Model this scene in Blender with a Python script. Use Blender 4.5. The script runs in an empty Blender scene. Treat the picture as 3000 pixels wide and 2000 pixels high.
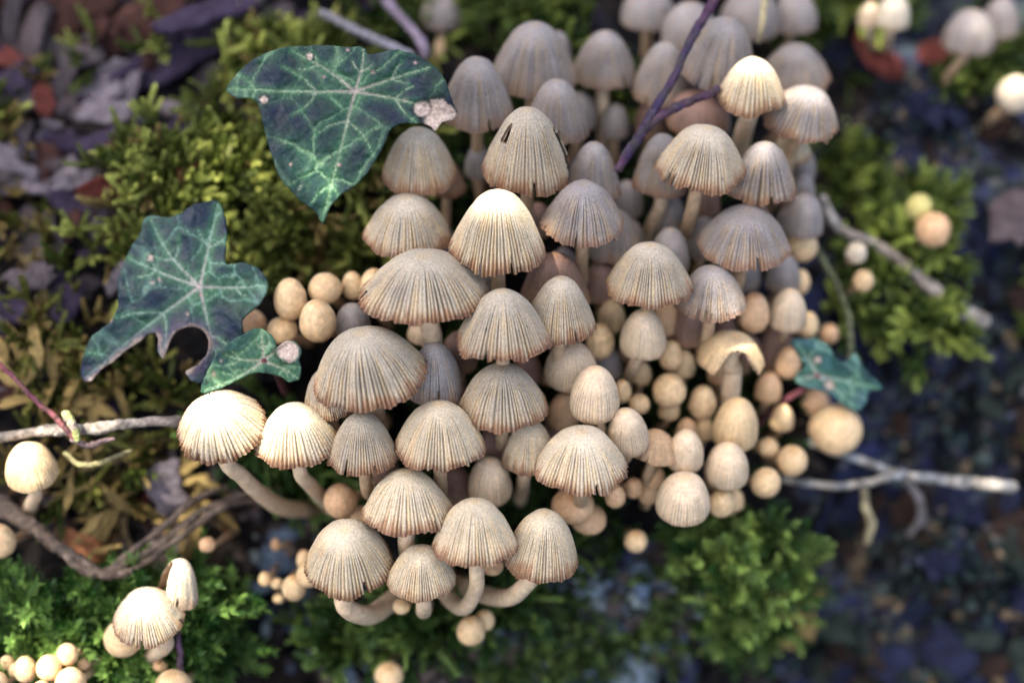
import bpy, math, random
import numpy as np
from mathutils import Vector, Matrix
from mathutils.geometry import delaunay_2d_cdt

# ---------------------------------------------------------------- camera, sky, sun, exposure
U = 0.01                      # everything below is written in centimetres
PITCH = math.radians(44)
DIST = 22.0                   # camera to focus plane, cm
FRAME_W = 13.0                # width of the view at the focus plane, cm
scene = bpy.context.scene
root_col = scene.collection
AX = np.array([[1, 0, 0], [0, math.sin(PITCH), math.cos(PITCH)], [0, -math.cos(PITCH), math.sin(PITCH)]])  # slope frame: right, up the slope, out of the slope

cam_data = bpy.data.cameras.new('camera')
cam_data.sensor_width = 36
cam_data.lens = 36 * DIST / FRAME_W
cam_data.clip_start = 0.005
cam_data.clip_end = 50
cam_data.dof.use_dof = True
cam_data.dof.focus_distance = (DIST + 0.05) * U
cam_data.dof.aperture_fstop = 7.2
cam_data.dof.aperture_blades = 0
cam = bpy.data.objects.new('camera', cam_data)
root_col.objects.link(cam)
cam.location = Vector(AX[2] * DIST * U)
cam.rotation_euler = (math.pi / 2 - PITCH, 0, 0)
scene.camera = cam

SUN_TO = Vector((-0.34, -0.18, 0.92)).normalized()
SUN_EL = math.asin(SUN_TO.z)
world = bpy.data.worlds.new('World')
scene.world = world
world.use_nodes = True
wn = world.node_tree
sky = wn.nodes.new('ShaderNodeTexSky')
sky.sky_type = 'NISHITA'
sky.sun_disc = False
sky.sun_elevation = SUN_EL
sky.sun_rotation = math.atan2(SUN_TO.x, SUN_TO.y)
sky.air_density = 0.7
sky.dust_density = 5.0
sky.ozone_density = 1.0
wn.links.new(sky.outputs[0], wn.nodes['Background'].inputs[0])
wn.nodes['Background'].inputs[1].default_value = 0.15

sun_data = bpy.data.lights.new('sun', 'SUN')
sun_data.energy = 3.0
sun_data.angle = math.radians(0.6)
sun_data.color = (1.0, 0.93, 0.82)
sun = bpy.data.objects.new('sun', sun_data)
root_col.objects.link(sun)
sun.rotation_euler = SUN_TO.to_track_quat('Z', 'Y').to_euler()

scene.view_settings.view_transform = 'Standard'
scene.view_settings.look = 'None'
scene.view_settings.gamma = 1
scene.view_settings.exposure = 2.0
scene.view_settings.use_curve_mapping = False
scene.cycles.use_denoising = True
scene.cycles.max_bounces = 6
scene.cycles.diffuse_bounces = 2
scene.cycles.caustics_reflective = False
scene.cycles.caustics_refractive = False

# ---------------------------------------------------------------- helpers
rng = np.random.default_rng(7)
random.seed(7)
VS = 3000 / 2352.0
KPX = 3000 / FRAME_W


def ab(px, py, n):
    """slope coordinates (cm) of the point seen at full-size pixel px, py and standing n cm in front of the focus plane"""
    s = (DIST - n) / DIST / KPX
    return np.array([(px - 1500) * s, (1000 - py) * s, n])


def to_world(p):
    return (np.asarray(p, float) @ AX) * U


def h2(ix, iy, seed):
    v = np.sin(ix * 127.1 + iy * 311.7 + seed * 74.7) * 43758.5453
    return v - np.floor(v)


def vnoise(x, y, seed=0):
    ix, iy = np.floor(x), np.floor(y)
    fx, fy = x - ix, y - iy
    fx = fx * fx * (3 - 2 * fx); fy = fy * fy * (3 - 2 * fy)
    a = h2(ix, iy, seed); b = h2(ix + 1, iy, seed); c = h2(ix, iy + 1, seed); d = h2(ix + 1, iy + 1, seed)
    return (a * (1 - fx) + b * fx) * (1 - fy) + (c * (1 - fx) + d * fx) * fy


def fbm(x, y, seed=0, octv=4):
    s = np.zeros_like(np.asarray(x, float)); amp = 0.5
    for k in range(octv):
        s = s + amp * vnoise(x * 2 ** k, y * 2 ** k, seed + k * 3.1); amp *= 0.5
    return s


def sstep(a, b, x):
    t = np.clip((x - a) / (b - a), 0, 1)
    return t * t * (3 - 2 * t)


def mesh_data(name, verts, faces, mat, col=None, smooth=True):
    """verts in world metres (or local), faces an (m,3|4) array or a list of arrays"""
    me = bpy.data.meshes.new(name)
    if not isinstance(faces, (list, tuple)):
        faces = [faces]
    faces = [np.asarray(f, np.int32) for f in faces if len(f)]
    loops = np.concatenate([f.ravel() for f in faces])
    tot = np.concatenate([np.full(len(f), f.shape[1], np.int32) for f in faces])
    start = np.concatenate([[0], np.cumsum(tot)[:-1]]).astype(np.int32)
    me.vertices.add(len(verts)); me.vertices.foreach_set('co', np.asarray(verts, np.float32).ravel())
    me.loops.add(len(loops)); me.loops.foreach_set('vertex_index', loops)
    me.polygons.add(len(tot)); me.polygons.foreach_set('loop_start', start)
    me.polygons.foreach_set('use_smooth', np.full(len(tot), smooth, bool))
    if col is not None:
        c = np.ones((len(verts), 4), np.float32); c[:, :3] = col
        a = me.attributes.new('Col', 'FLOAT_COLOR', 'POINT'); a.data.foreach_set('color', c.ravel())
    me.update(calc_edges=True)
    me.validate()
    if mat is not None:
        me.materials.append(mat)
    return me


def link(name, me, parent=None, loc=None):
    o = bpy.data.objects.new(name, me)
    root_col.objects.link(o)
    if parent is not None:
        o.parent = parent
    if loc is not None:
        o.location = loc
    return o


def tag(o, label=None, cat=None, group=None, kind=None):
    if label: o['label'] = label
    if cat: o['category'] = cat
    if group: o['group'] = group
    if kind: o['kind'] = kind
    return o


def thing(name, loc, label, cat, group=None):
    return tag(link(name, None, None, Vector(loc)), label, cat, group)


def catmull(pts, per=6, closed=False):
    P = np.asarray(pts, float); n = len(P); out = []
    rngi = range(n) if closed else range(n - 1)
    for i in rngi:
        if closed:
            p0, p1, p2, p3 = P[(i - 1) % n], P[i], P[(i + 1) % n], P[(i + 2) % n]
        else:
            p0, p1, p2, p3 = P[max(i - 1, 0)], P[i], P[i + 1], P[min(i + 2, n - 1)]
        for k in range(per):
            t = k / per
            out.append(0.5 * (2 * p1 + (p2 - p0) * t + (2 * p0 - 5 * p1 + 4 * p2 - p3) * t * t + (3 * p1 - p0 - 3 * p2 + p3) * t ** 3))
    if not closed:
        out.append(P[-1])
    return np.array(out)


def tube(path, rad, seg=10, rough=0.0, seed=0, flat=1.0):
    """closed tube with rounded ends; path (m,3), rad (m,)"""
    path = np.asarray(path, float); m = len(path); rad = np.broadcast_to(np.asarray(rad, float), (m,)).copy()
    T = np.gradient(path, axis=0); T /= np.linalg.norm(T, axis=1)[:, None] + 1e-12
    up = np.array([0.31, 0.2, 0.93]); up = up - T[0] * (up @ T[0]); up /= np.linalg.norm(up)
    fr = []
    for i in range(m):
        up = up - T[i] * (up @ T[i]); up /= np.linalg.norm(up) + 1e-12
        fr.append((up.copy(), np.cross(T[i], up)))
    rows = []
    ends = [(0, -1, 0.85, 0.35), (0, -1, 0.5, 0.65), (0, 0, 0, 0)]
    r0, r1 = rad[0], rad[-1]
    seqs = [(0, -0.8 * r0, 0.35 * r0), (0, -0.5 * r0, 0.75 * r0)] + [(i, 0, rad[i]) for i in range(m)] + [(m - 1, 0.5 * r1, 0.75 * r1), (m - 1, 0.8 * r1, 0.35 * r1)]
    th = np.linspace(0, 2 * np.pi, seg, endpoint=False)
    V = []
    rs = np.random.default_rng(seed)
    for (i, off, r) in seqs:
        c = path[i] + T[i] * off
        rr = r * (1 + rough * (rs.random(seg) - 0.5) * 2)
        V.append(c + np.outer(np.cos(th) * rr, fr[i][0]) + np.outer(np.sin(th) * rr * flat, fr[i][1]))
    V = np.concatenate(V); R = len(seqs)
    F = []
    j = np.arange(seg); jn = (j + 1) % seg
    for i in range(R - 1):
        F.append(np.stack([i * seg + j, i * seg + jn, (i + 1) * seg + jn, (i + 1) * seg + j], 1))
    F = np.concatenate(F)
    nv = len(V)
    V = np.concatenate([V, [path[0] - T[0] * 0.9 * r0, path[-1] + T[-1] * 0.9 * r1]])
    F3 = np.concatenate([np.stack([jn, j, np.full(seg, nv)], 1), np.stack([(R - 1) * seg + j, (R - 1) * seg + jn, np.full(seg, nv + 1)], 1)])
    tt = np.concatenate([np.repeat(np.clip(np.array([-1, -1] + list(range(m)) + [m, m]) / (m - 1), 0, 1), seg), [0, 1]])
    return V, [F, F3], tt


# ---------------------------------------------------------------- materials
def mat_base(name, rough=0.6, spec=0.3, sss=0.0, sss_r=(1.0, 0.5, 0.3), sss_scale=0.0015,
             noise_scale=600, lo=0.75, hi=1.15, bump=0.0, bump_scale=2500, col=None, tint2=None, tint_scale=150, tint_amt=0.5, transl=0.0):
    m = bpy.data.materials.new(name); m.use_nodes = True
    nt = m.node_tree; bs = nt.nodes['Principled BSDF']
    bs.inputs['Roughness'].default_value = rough
    bs.inputs['Specular IOR Level'].default_value = spec
    tc = nt.nodes.new('ShaderNodeTexCoord')
    if col is None:
        src = nt.nodes.new('ShaderNodeAttribute'); src.attribute_name = 'Col'; out = src.outputs['Color']
    else:
        src = nt.nodes.new('ShaderNodeRGB'); src.outputs[0].default_value = (*col, 1); out = src.outputs[0]
    if tint2 is not None:
        nz = nt.nodes.new('ShaderNodeTexNoise'); nz.inputs['Scale'].default_value = tint_scale; nz.inputs['Detail'].default_value = 5
        nt.links.new(tc.outputs['Object'], nz.inputs['Vector'])
        rp = nt.nodes.new('ShaderNodeValToRGB'); rp.color_ramp.elements[0].position = 0.42; rp.color_ramp.elements[1].position = 0.62
        rp.color_ramp.elements[1].color = (tint_amt,) * 3 + (1,)
        nt.links.new(nz.outputs['Fac'], rp.inputs[0])
        mx = nt.nodes.new('ShaderNodeMix'); mx.data_type = 'RGBA'
        nt.links.new(rp.outputs[0], mx.inputs['Factor']); nt.links.new(out, mx.inputs['A']); mx.inputs['B'].default_value = (*tint2, 1)
        out = mx.outputs['Result']
    n1 = nt.nodes.new('ShaderNodeTexNoise'); n1.inputs['Scale'].default_value = noise_scale; n1.inputs['Detail'].default_value = 4
    nt.links.new(tc.outputs['Object'], n1.inputs['Vector'])
    mr = nt.nodes.new('ShaderNodeMapRange'); mr.inputs[1].default_value = 0.3; mr.inputs[2].default_value = 0.7
    mr.inputs[3].default_value = lo; mr.inputs[4].default_value = hi
    nt.links.new(n1.outputs['Fac'], mr.inputs[0])
    mu = nt.nodes.new('ShaderNodeVectorMath'); mu.operation = 'SCALE'
    nt.links.new(out, mu.inputs[0]); nt.links.new(mr.outputs[0], mu.inputs['Scale'])
    nt.links.new(mu.outputs[0], bs.inputs['Base Color'])
    if sss:
        bs.inputs['Subsurface Weight'].default_value = sss
        bs.inputs['Subsurface Radius'].default_value = sss_r
        bs.inputs['Subsurface Scale'].default_value = sss_scale
    if bump:
        n2 = nt.nodes.new('ShaderNodeTexNoise'); n2.inputs['Scale'].default_value = bump_scale; n2.inputs['Detail'].default_value = 3
        nt.links.new(tc.outputs['Object'], n2.inputs['Vector'])
        bp = nt.nodes.new('ShaderNodeBump'); bp.inputs['Strength'].default_value = bump; bp.inputs['Distance'].default_value = 0.0006
        nt.links.new(n2.outputs['Fac'], bp.inputs['Height']); nt.links.new(bp.outputs[0], bs.inputs['Normal'])
    if transl:
        tr = nt.nodes.new('ShaderNodeBsdfTranslucent'); nt.links.new(mu.outputs[0], tr.inputs['Color'])
        ms = nt.nodes.new('ShaderNodeMixShader'); ms.inputs[0].default_value = transl
        nt.links.new(bs.outputs[0], ms.inputs[1]); nt.links.new(tr.outputs[0], ms.inputs[2])
        nt.links.new(ms.outputs[0], nt.nodes['Material Output'].inputs[0])
    return m


M_CAP = mat_base('cap_skin', rough=0.5, spec=0.4, sss=0.15, sss_scale=0.0008, noise_scale=3600, lo=0.78, hi=1.22, bump=0.5, bump_scale=5000)
M_DOME = mat_base('young_cap_skin', rough=0.5, spec=0.35, sss=0.2, sss_scale=0.001, noise_scale=2600, lo=0.86, hi=1.13, bump=0.3, bump_scale=4500)
M_BUTTON = mat_base('button_skin', rough=0.5, spec=0.35, sss=0.35, sss_scale=0.002, noise_scale=1400, lo=0.80, hi=1.14, bump=0.3, bump_scale=3000)
M_GILL = mat_base('gill_flesh', rough=0.8, spec=0.1, sss=0.15, noise_scale=800)
M_STEM = mat_base('stem_flesh', rough=0.5, spec=0.35, sss=0.4, sss_scale=0.002, noise_scale=900, lo=0.75, hi=1.12, bump=0.3, bump_scale=2500)
M_MOSS = mat_base('moss_leaf', rough=0.5, spec=0.35, noise_scale=900, lo=0.7, hi=1.25, transl=0.3)
M_IVY = mat_base('ivy_leaf', rough=0.31, spec=0.22, noise_scale=2600, lo=0.65, hi=1.3, bump=0.22, bump_scale=1800)
M_WOOD = mat_base('old_wood', rough=0.8, spec=0.15, noise_scale=900, lo=0.55, hi=1.3, bump=0.8, bump_scale=1200)
M_TWIG = mat_base('twig_bark', rough=0.7, spec=0.2, noise_scale=900, lo=0.5, hi=1.3, bump=0.9, bump_scale=1500, tint2=(0.06, 0.05, 0.04), tint_scale=420, tint_amt=0.65)
M_DRY = mat_base('dry_leaf', rough=0.7, spec=0.2, noise_scale=600, lo=0.6, hi=1.2, bump=0.5, bump_scale=1500, transl=0.15)
M_GROUND = mat_base('rotten_log', rough=0.85, spec=0.15, noise_scale=500, lo=0.5, hi=1.5, bump=1.0, bump_scale=900)
# ---------------------------------------------------------------- the slope of rotten wood (ground)
GC = [(1250, 900, -3.2), (1250, 500, -3.6), (1300, 200, -4.4), (1600, 40, -5.0), (900, 20, -5.0), (300, 60, -4.2), (40, 40, -4.6), (60, 400, -3.6), (500, 60, -4.2),
      (330, 480, -2.7), (700, 330, -2.9), (100, 850, -2.6), (450, 850, -2.6), (300, 1120, -2.9), (60, 1180, -2.4), (100, 1500, -2.0),
      (420, 1450, -2.1), (660, 1430, -4.2), (600, 1200, -3.4), (900, 1420, -3.0), (1000, 1540, -4.0), (1320, 1440, -3.6), (1500, 1560, -4.2), (1700, 1540, -5.6),
      (1740, 1310, -2.9), (1950, 1270, -6.2), (1900, 1480, -6.4), (2200, 1350, -4.2), (2330, 1500, -4.6), (2300, 900, -4.8), (2080, 1450, -4.6), (2080, 620, -4.0), (2150, 980, -4.8),
      (2200, 220, -4.8), (2100, 360, -5.6), (1950, 280, -5.6), (2320, 60, -6.4), (1500, 800, -3.4), (1750, 900, -3.6), (1700, 600, -3.8), (1850, 1100, -3.6), (1200, 1200, -3.0)]
_gc = np.array([ab(x * VS, y * VS, n) for x, y, n in GC])


def ground_smooth(a, b):
    a = np.asarray(a, float); b = np.asarray(b, float)
    w = 0; s = 0
    for ga, gb, gn in _gc:
        k = 1.0 / ((a - ga) ** 2 + (b - gb) ** 2 + 0.35) ** 2
        w = w + k; s = s + k * gn
    return s / w


def ground(a, b):
    a = np.asarray(a, float); b = np.asarray(b, float)
    g = ground_smooth(a, b)
    rug = sstep(3.0, 5.5, a) * 1.6
    return g + (0.9 + rug) * (fbm(a * 0.9 + 7, b * 0.9 + 3, 1) - 0.47) + 0.35 * (fbm(a * 3.1, b * 3.1, 5) - 0.47)


def on_ground(px, py, lift=0.0):
    n = -3.5
    for _ in range(6):
        p = ab(px, py, n); n = float(ground(p[0], p[1]))
    p = ab(px, py, n); p[2] += lift
    return p


def on_ground_many(px, py):
    n = np.full(len(px), -3.5)
    for _ in range(6):
        s = (DIST - n) / DIST / KPX
        a = (px - 1500) * s; b = (1000 - py) * s
        n = ground(a, b)
    return np.stack([a, b, n], 1)


def build_ground():
    ga = np.arange(-17, 17.01, 0.085); gb = np.arange(-13, 13.01, 0.085)
    A, B = np.meshgrid(ga, gb)
    N = ground(A, B) + 0.16 * (fbm(A * 9, B * 9, 11, 3) - 0.45)
    P = np.stack([A.ravel(), B.ravel(), N.ravel()], 1)
    na, nb = len(ga), len(gb)
    i = np.arange(na * nb).reshape(nb, na)
    F = np.stack([i[:-1, :-1].ravel(), i[:-1, 1:].ravel(), i[1:, 1:].ravel(), i[1:, :-1].ravel()], 1)
    # rotten wood, and a blue-grey crust of lichen towards the right-hand side of the log; near-black patches stand in for shaded hollows
    f1 = fbm(A * 1.3 + 5, B * 1.3, 21); f2 = fbm(A * 4 + 1, B * 4, 31); f3 = fbm(A * 7 + 9, B * 7, 41)
    brown = np.array([0.022, 0.016, 0.013]); dark = np.array([0.0025, 0.0025, 0.0035]); blue = np.array([0.019, 0.024, 0.065]); teal = np.array([0.034, 0.05, 0.045]); pale = np.array([0.12, 0.115, 0.12])
    side = sstep(1.0, 4.5, A + 0.2 * B + 1.2 * (f1 - .5)) * 0.9
    low = sstep(-1.5, -3.4, B) * sstep(-1.0, 0.5, A) * 0.9
    lich = np.clip(np.maximum(side, low), 0, 1) * sstep(0.465, 0.54, f1 * 0.5 + f2 * 0.5)
    col = dark[None, None] + (brown - dark) * sstep(0.35, 0.6, f2)[..., None]
    mixc = blue + (teal - blue) * sstep(0.4, 0.6, f3)[..., None]
    col = col * (1 - lich[..., None]) + mixc * lich[..., None]
    sp = sstep(0.66, 0.72, f3) * lich
    col = col * (1 - sp[..., None]) + pale * sp[..., None]
    me = mesh_data('ground', to_world(P), F, M_GROUND, col.reshape(-1, 3))
    tag(link('ground', me), 'dark rotten wood of the log under moss and lichen', 'ground', None, 'structure')


build_ground()

# ---------------------------------------------------------------- mushrooms
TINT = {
    'grey':  (0.43, 0.365, 0.265), 'mauve': (0.275, 0.242, 0.218), 'warm': (0.61, 0.505, 0.345), 'pale': (0.66, 0.55, 0.385),  # warm partly stands in for soft sunlight on the front row
    'cream': (0.73, 0.515, 0.275), 'peach': (0.65, 0.41, 0.22), 'blue': (0.33, 0.30, 0.28), 'white': (0.68, 0.58, 0.42), 'creamy': (0.68, 0.52, 0.34), 'rose': (0.25, 0.145, 0.105), 'yellow': (0.62, 0.56, 0.2),  # rose kept darker to deepen the shade in gaps between caps
}
RUST = np.array([0.27, 0.115, 0.04]); DARKRUST = np.array([0.10, 0.03, 0.012]); OCHRE = np.array([0.66, 0.45, 0.20])


def cap_mesh(name, R, H, kind, tint, seed, rim=1.0, wav=1.0, ng=None, detail=1.0, cut=None, expo=None, flute=1.0):
    """one cap in its own frame (z = axis, origin at the centre of the rim), returns verts, faces, colours, plus the gill surface"""
    rs = np.random.default_rng(seed)
    if kind == 'bell':
        pmax, eb, ea = 90, expo or 1.3, 1.0
        ng = ng or int(rs.integers(64, 78)); spg = 6 if detail > 1.2 else (4 if detail >= 1 else 3); nr = int(30 * min(detail, 1.25))
    elif kind == 'dome':
        pmax, eb, ea = 97, expo or 1.08, 0.95
        ng = ng or int(rs.integers(48, 60)); spg = 4 if detail >= 1 else 3; nr = int(24 * min(detail, 1.25))
    else:
        pmax, eb, ea = 146, 1.0, 0.97
        ng = ng or 40; spg = 1; nr = 18
    na = ng * spg
    th = np.linspace(0, 2 * np.pi, na, endpoint=False) + rs.random() * 0.3
    t = np.linspace(0.0, 1, nr + 1)[1:] ** 0.92
    ph = np.radians(pmax) * t
    if kind == 'bell':                       # rounded cone: convex flank, no vertical wall at the rim
        pw = 2.35 - (eb - 1.25) * 2.0
        s_ = t ** 0.95; e0 = 0.24
        f_ = ((s_ ** 2 + e0 ** 2) ** (pw / 2) - e0 ** pw) / ((1 + e0 ** 2) ** (pw / 2) - e0 ** pw)
        r = R * s_; z = H * (1 - f_)
    else:
        r = R * np.sign(np.sin(ph)) * np.abs(np.sin(ph)) ** ea
        cz = np.cos(ph); z = H * np.sign(cz) * np.abs(cz) ** eb
        if kind == 'button': r = r * (1 - 0.15 * np.cos(ph)); z = z - 0.04 * H * np.exp(-(t / 0.12) ** 2)
    phase = th * ng / (2 * np.pi) + 0.5 * (vnoise(th * 5, th * 0, seed) - .5)
    ridge = np.abs(np.sin(np.pi * phase)) ** 0.55
    kidx = np.round(phase).astype(int) % ng
    odd = (kidx % 2 == 1).astype(float)
    kamp = 0.35 + 1.05 * rs.random(ng + 1)[kidx]
    rid = np.floor(phase).astype(int) % ng
    rrand = rs.random(ng + 1)[rid]
    TT, _ = np.meshgrid(t, th, indexing='ij')
    ramp = sstep(0.20, 0.72, TT) * (1 - odd[None] * (1 - sstep(0.38, 0.68, TT)))
    valley = (1 - ridge)[None] * ramp * kamp[None]
    gd = {'bell': 0.060, 'dome': 0.034, 'button': 0.0}[kind] * R * flute
    low = sum(rs.normal(0, 1) * np.cos(k * th + rs.random() * 6.28) / k for k in (2, 3, 4, 5, 7, 9))
    lowz = sum(rs.normal(0, 1) * np.cos(k * th + rs.random() * 6.28) / k for k in (2, 3, 5, 6, 8))
    wob = {'bell': 0.026, 'dome': 0.012, 'button': 0.006}[kind] * wav
    e = sstep(0.3, 1.0, TT)
    rr = r[:, None] * (1 + wob * low[None] * e) - valley * gd
    zz = z[:, None] + H * wob * 1.1 * lowz[None] * e ** 2 - valley * gd * 0.7
    # lumpy skin
    lump = (fbm(np.cos(th)[None] * 2.2 * TT * 1.4 + seed, np.sin(th)[None] * 2.2 * TT * 1.4, seed) - .47) * (0.10 if kind == 'button' else 0.085) * R
    rr = rr + lump * np.sin(ph)[:, None]; zz = zz + lump * np.cos(ph)[:, None] * 0.6
    if kind == 'bell':
        fr = sstep(0.83, 0.97, TT) * rim
        rag = (rs.random(ng + 1)[rid] - 0.5) * 0.07 * R + (vnoise(th * 3.5, th * 0 + 3, seed) - .5) * 0.10 * R * wav
        crk = np.sin((1 - TT) * 2 * np.pi * 20 + 3 * rrand[None]) * 0.010 * R
        rr = rr + fr * crk + fr * 0.012 * R * (ridge - .6)[None] * 2
        zz = zz - sstep(0.9, 1.0, TT) * rag[None] * rim
    X = rr * np.cos(th)[None]; Y = rr * np.sin(th)[None]
    apex_z = H
    # pigment
    base = np.array(TINT[tint] if isinstance(tint, str) else tint) * (0.93 + 0.14 * rs.random())
    C = np.broadcast_to(base, TT.shape + (3,)).copy()
    mott = fbm(X / R * 2.5 + seed, Y / R * 2.5 + zz / R * 2, seed + 2)
    if kind != 'button':
        streak = vnoise(rid * 7.31 + 0.5, rid * 0.0 + seed, 3)[None] * 0.6 + vnoise(th[None] * 9 + seed, TT * 5, 4) * 0.6
        oc = sstep(0.5, 0.95, streak) * sstep(0.2, 0.65, TT) * (0.6 if kind == 'bell' else 0.3)
        C = C + (OCHRE * (base.mean() / 0.40) - C) * (oc * 0.7)[..., None]
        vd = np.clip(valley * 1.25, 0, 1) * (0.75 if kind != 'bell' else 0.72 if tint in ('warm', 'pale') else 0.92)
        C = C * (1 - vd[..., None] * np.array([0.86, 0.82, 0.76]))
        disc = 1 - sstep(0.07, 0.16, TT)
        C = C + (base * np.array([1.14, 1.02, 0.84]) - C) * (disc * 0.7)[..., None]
        bl = 1.0 if kind == 'bell' else 0.5
        q_ = TT + 0.16 * (mott - .5) + 0.10 * (rrand[None] - .5)
        rim = rim * (0.7 if tint == 'mauve' else 1.0)
        band = sstep(0.60, 0.95, q_) * rim * bl
        C = C + (OCHRE * 0.85 - C) * np.clip(band * 0.20, 0, 1)[..., None]
        edge = sstep(0.885, 0.995, q_ + 0.07 * (1 - ridge[None])) * rim * bl
        C = C + (RUST - C) * np.clip(edge * 0.72, 0, 1)[..., None]
        lip = sstep(0.93, 1.0, TT) * rim * bl * (0.35 + 0.75 * vnoise(th * 16, th * 0, seed))[None]
        C = C + (DARKRUST - C) * np.clip(lip * 0.8, 0, 1)[..., None]
    else:
        disc = 1 - sstep(0.10, 0.2, TT); ring = sstep(0.08, 0.15, TT) * (1 - sstep(0.17, 0.26, TT))
        C = C * (1 - (disc * np.array([0.10, 0.22, 0.35])[:, None, None] * rs.uniform(0.3, 1)).transpose(1, 2, 0))
        lowp = sstep(0.5, 0.95, TT)
        C = C + (np.array(TINT['peach']) * 1.05 - C) * (lowp * 0.45)[..., None]
    C *= (0.78 + 0.44 * mott)[..., None]
    if kind != 'button':
        speck = (rs.random(TT.shape) > 0.9975) * sstep(0.1, 0.3, TT)
        C = C * (1 - 0.75 * speck[..., None])
    else:
        C *= (0.94 + 0.12 * vnoise(th * 7, th * 0, seed))[None, :, None]
    V = np.stack([X, Y, zz], -1).reshape(-1, 3)
    V = np.concatenate([V, [[0, 0, apex_z]]])
    C = np.concatenate([C.reshape(-1, 3), [C[0].mean(0)]])
    j = np.arange(na); jn = (j + 1) % na
    keep = np.ones((nr, na), bool)
    cut = (cut if isinstance(cut, list) else [cut]) if cut is not None else []
    if kind == 'bell' and detail >= 1:       # small rips in the rim
        cut = cut + [(rs.uniform(-3.14, 0.2), rs.uniform(.02, .045), rs.uniform(.86, .93)) for _ in range(int(rs.integers(0, 4)))]
    if cut:                                  # (direction, half width, from t): a bite torn out of the cap
        for (d0, hw, tc, *te) in (cut if isinstance(cut, list) else [cut]):
            dth = np.abs((th - d0 + np.pi) % (2 * np.pi) - np.pi)
            jag = hw * (0.85 + 0.5 * vnoise(TT * 9, th[None] * 0 + seed, 8))
            edge_t = tc + (1 - tc) * np.clip(dth / hw, 0, 1)[None] ** 3 * 0.8 + 0.06 * (vnoise(th[None] * 12, TT * 0, 9) - .5)
            keep &= ~((dth[None] < jag) & (TT > edge_t) & (TT < (te[0] if te else 9)))
    F = []
    for i in range(nr - 1):
        q = np.stack([i * na + j, (i + 1) * na + j, (i + 1) * na + jn, i * na + jn], 1)
        F.append(q[keep[i + 1]])
    F = np.concatenate(F)
    F3 = np.stack([j, jn, np.full(na, nr * na)], 1)
    return V, [F, F3], C, dict(th=th, t=t, r=rr, z=zz, keep=keep, na=na, nr=nr)


def gill_mesh(R, H, info, seed, kind):
    """inside of the cap: a shell a little below the skin with radial gills"""
    st = 1
    th = info['th'][::st]; na = len(th)
    rows = list(range(info['nr'] - 1, 2, -3))
    V = []; keep = []
    gl = 1 - 0.5 * np.abs(np.sin(np.arange(na) * np.pi / 2))
    for q, i in enumerate(rows):
        f = q / (len(rows) - 1)
        r = info['r'][i] * (0.985 if q == 0 else 0.94); z = info['z'][i] - (0.002 if q == 0 else 0.05 + 0.06 * gl * min(1, 3 * f)) * R
        V.append(np.stack([r * np.cos(th), r * np.sin(th), z], -1)); keep.append(info['keep'][i])
    V = np.concatenate(V); j = np.arange(na); jn = (j + 1) % na
    F = np.concatenate([np.stack([i * na + j, i * na + jn, (i + 1) * na + jn, (i + 1) * na + j], 1)[keep[i]] for i in range(len(rows) - 1)])
    c = np.array([0.40, 0.27, 0.18])
    C = np.tile(c, (len(V), 1)) * (0.75 + 0.5 * np.tile(gl, len(rows)))[:, None]
    return V, F, C


def frame_from_axis(ax):
    ax = ax / np.linalg.norm(ax)
    x = np.array([1.0, 0, 0]); x = x - ax * (x @ ax); x /= np.linalg.norm(x)
    return np.stack([x, np.cross(ax, x), ax])      # rows


MUSH = 0
BUTTON_SE = math.sin(math.radians(50))


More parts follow.
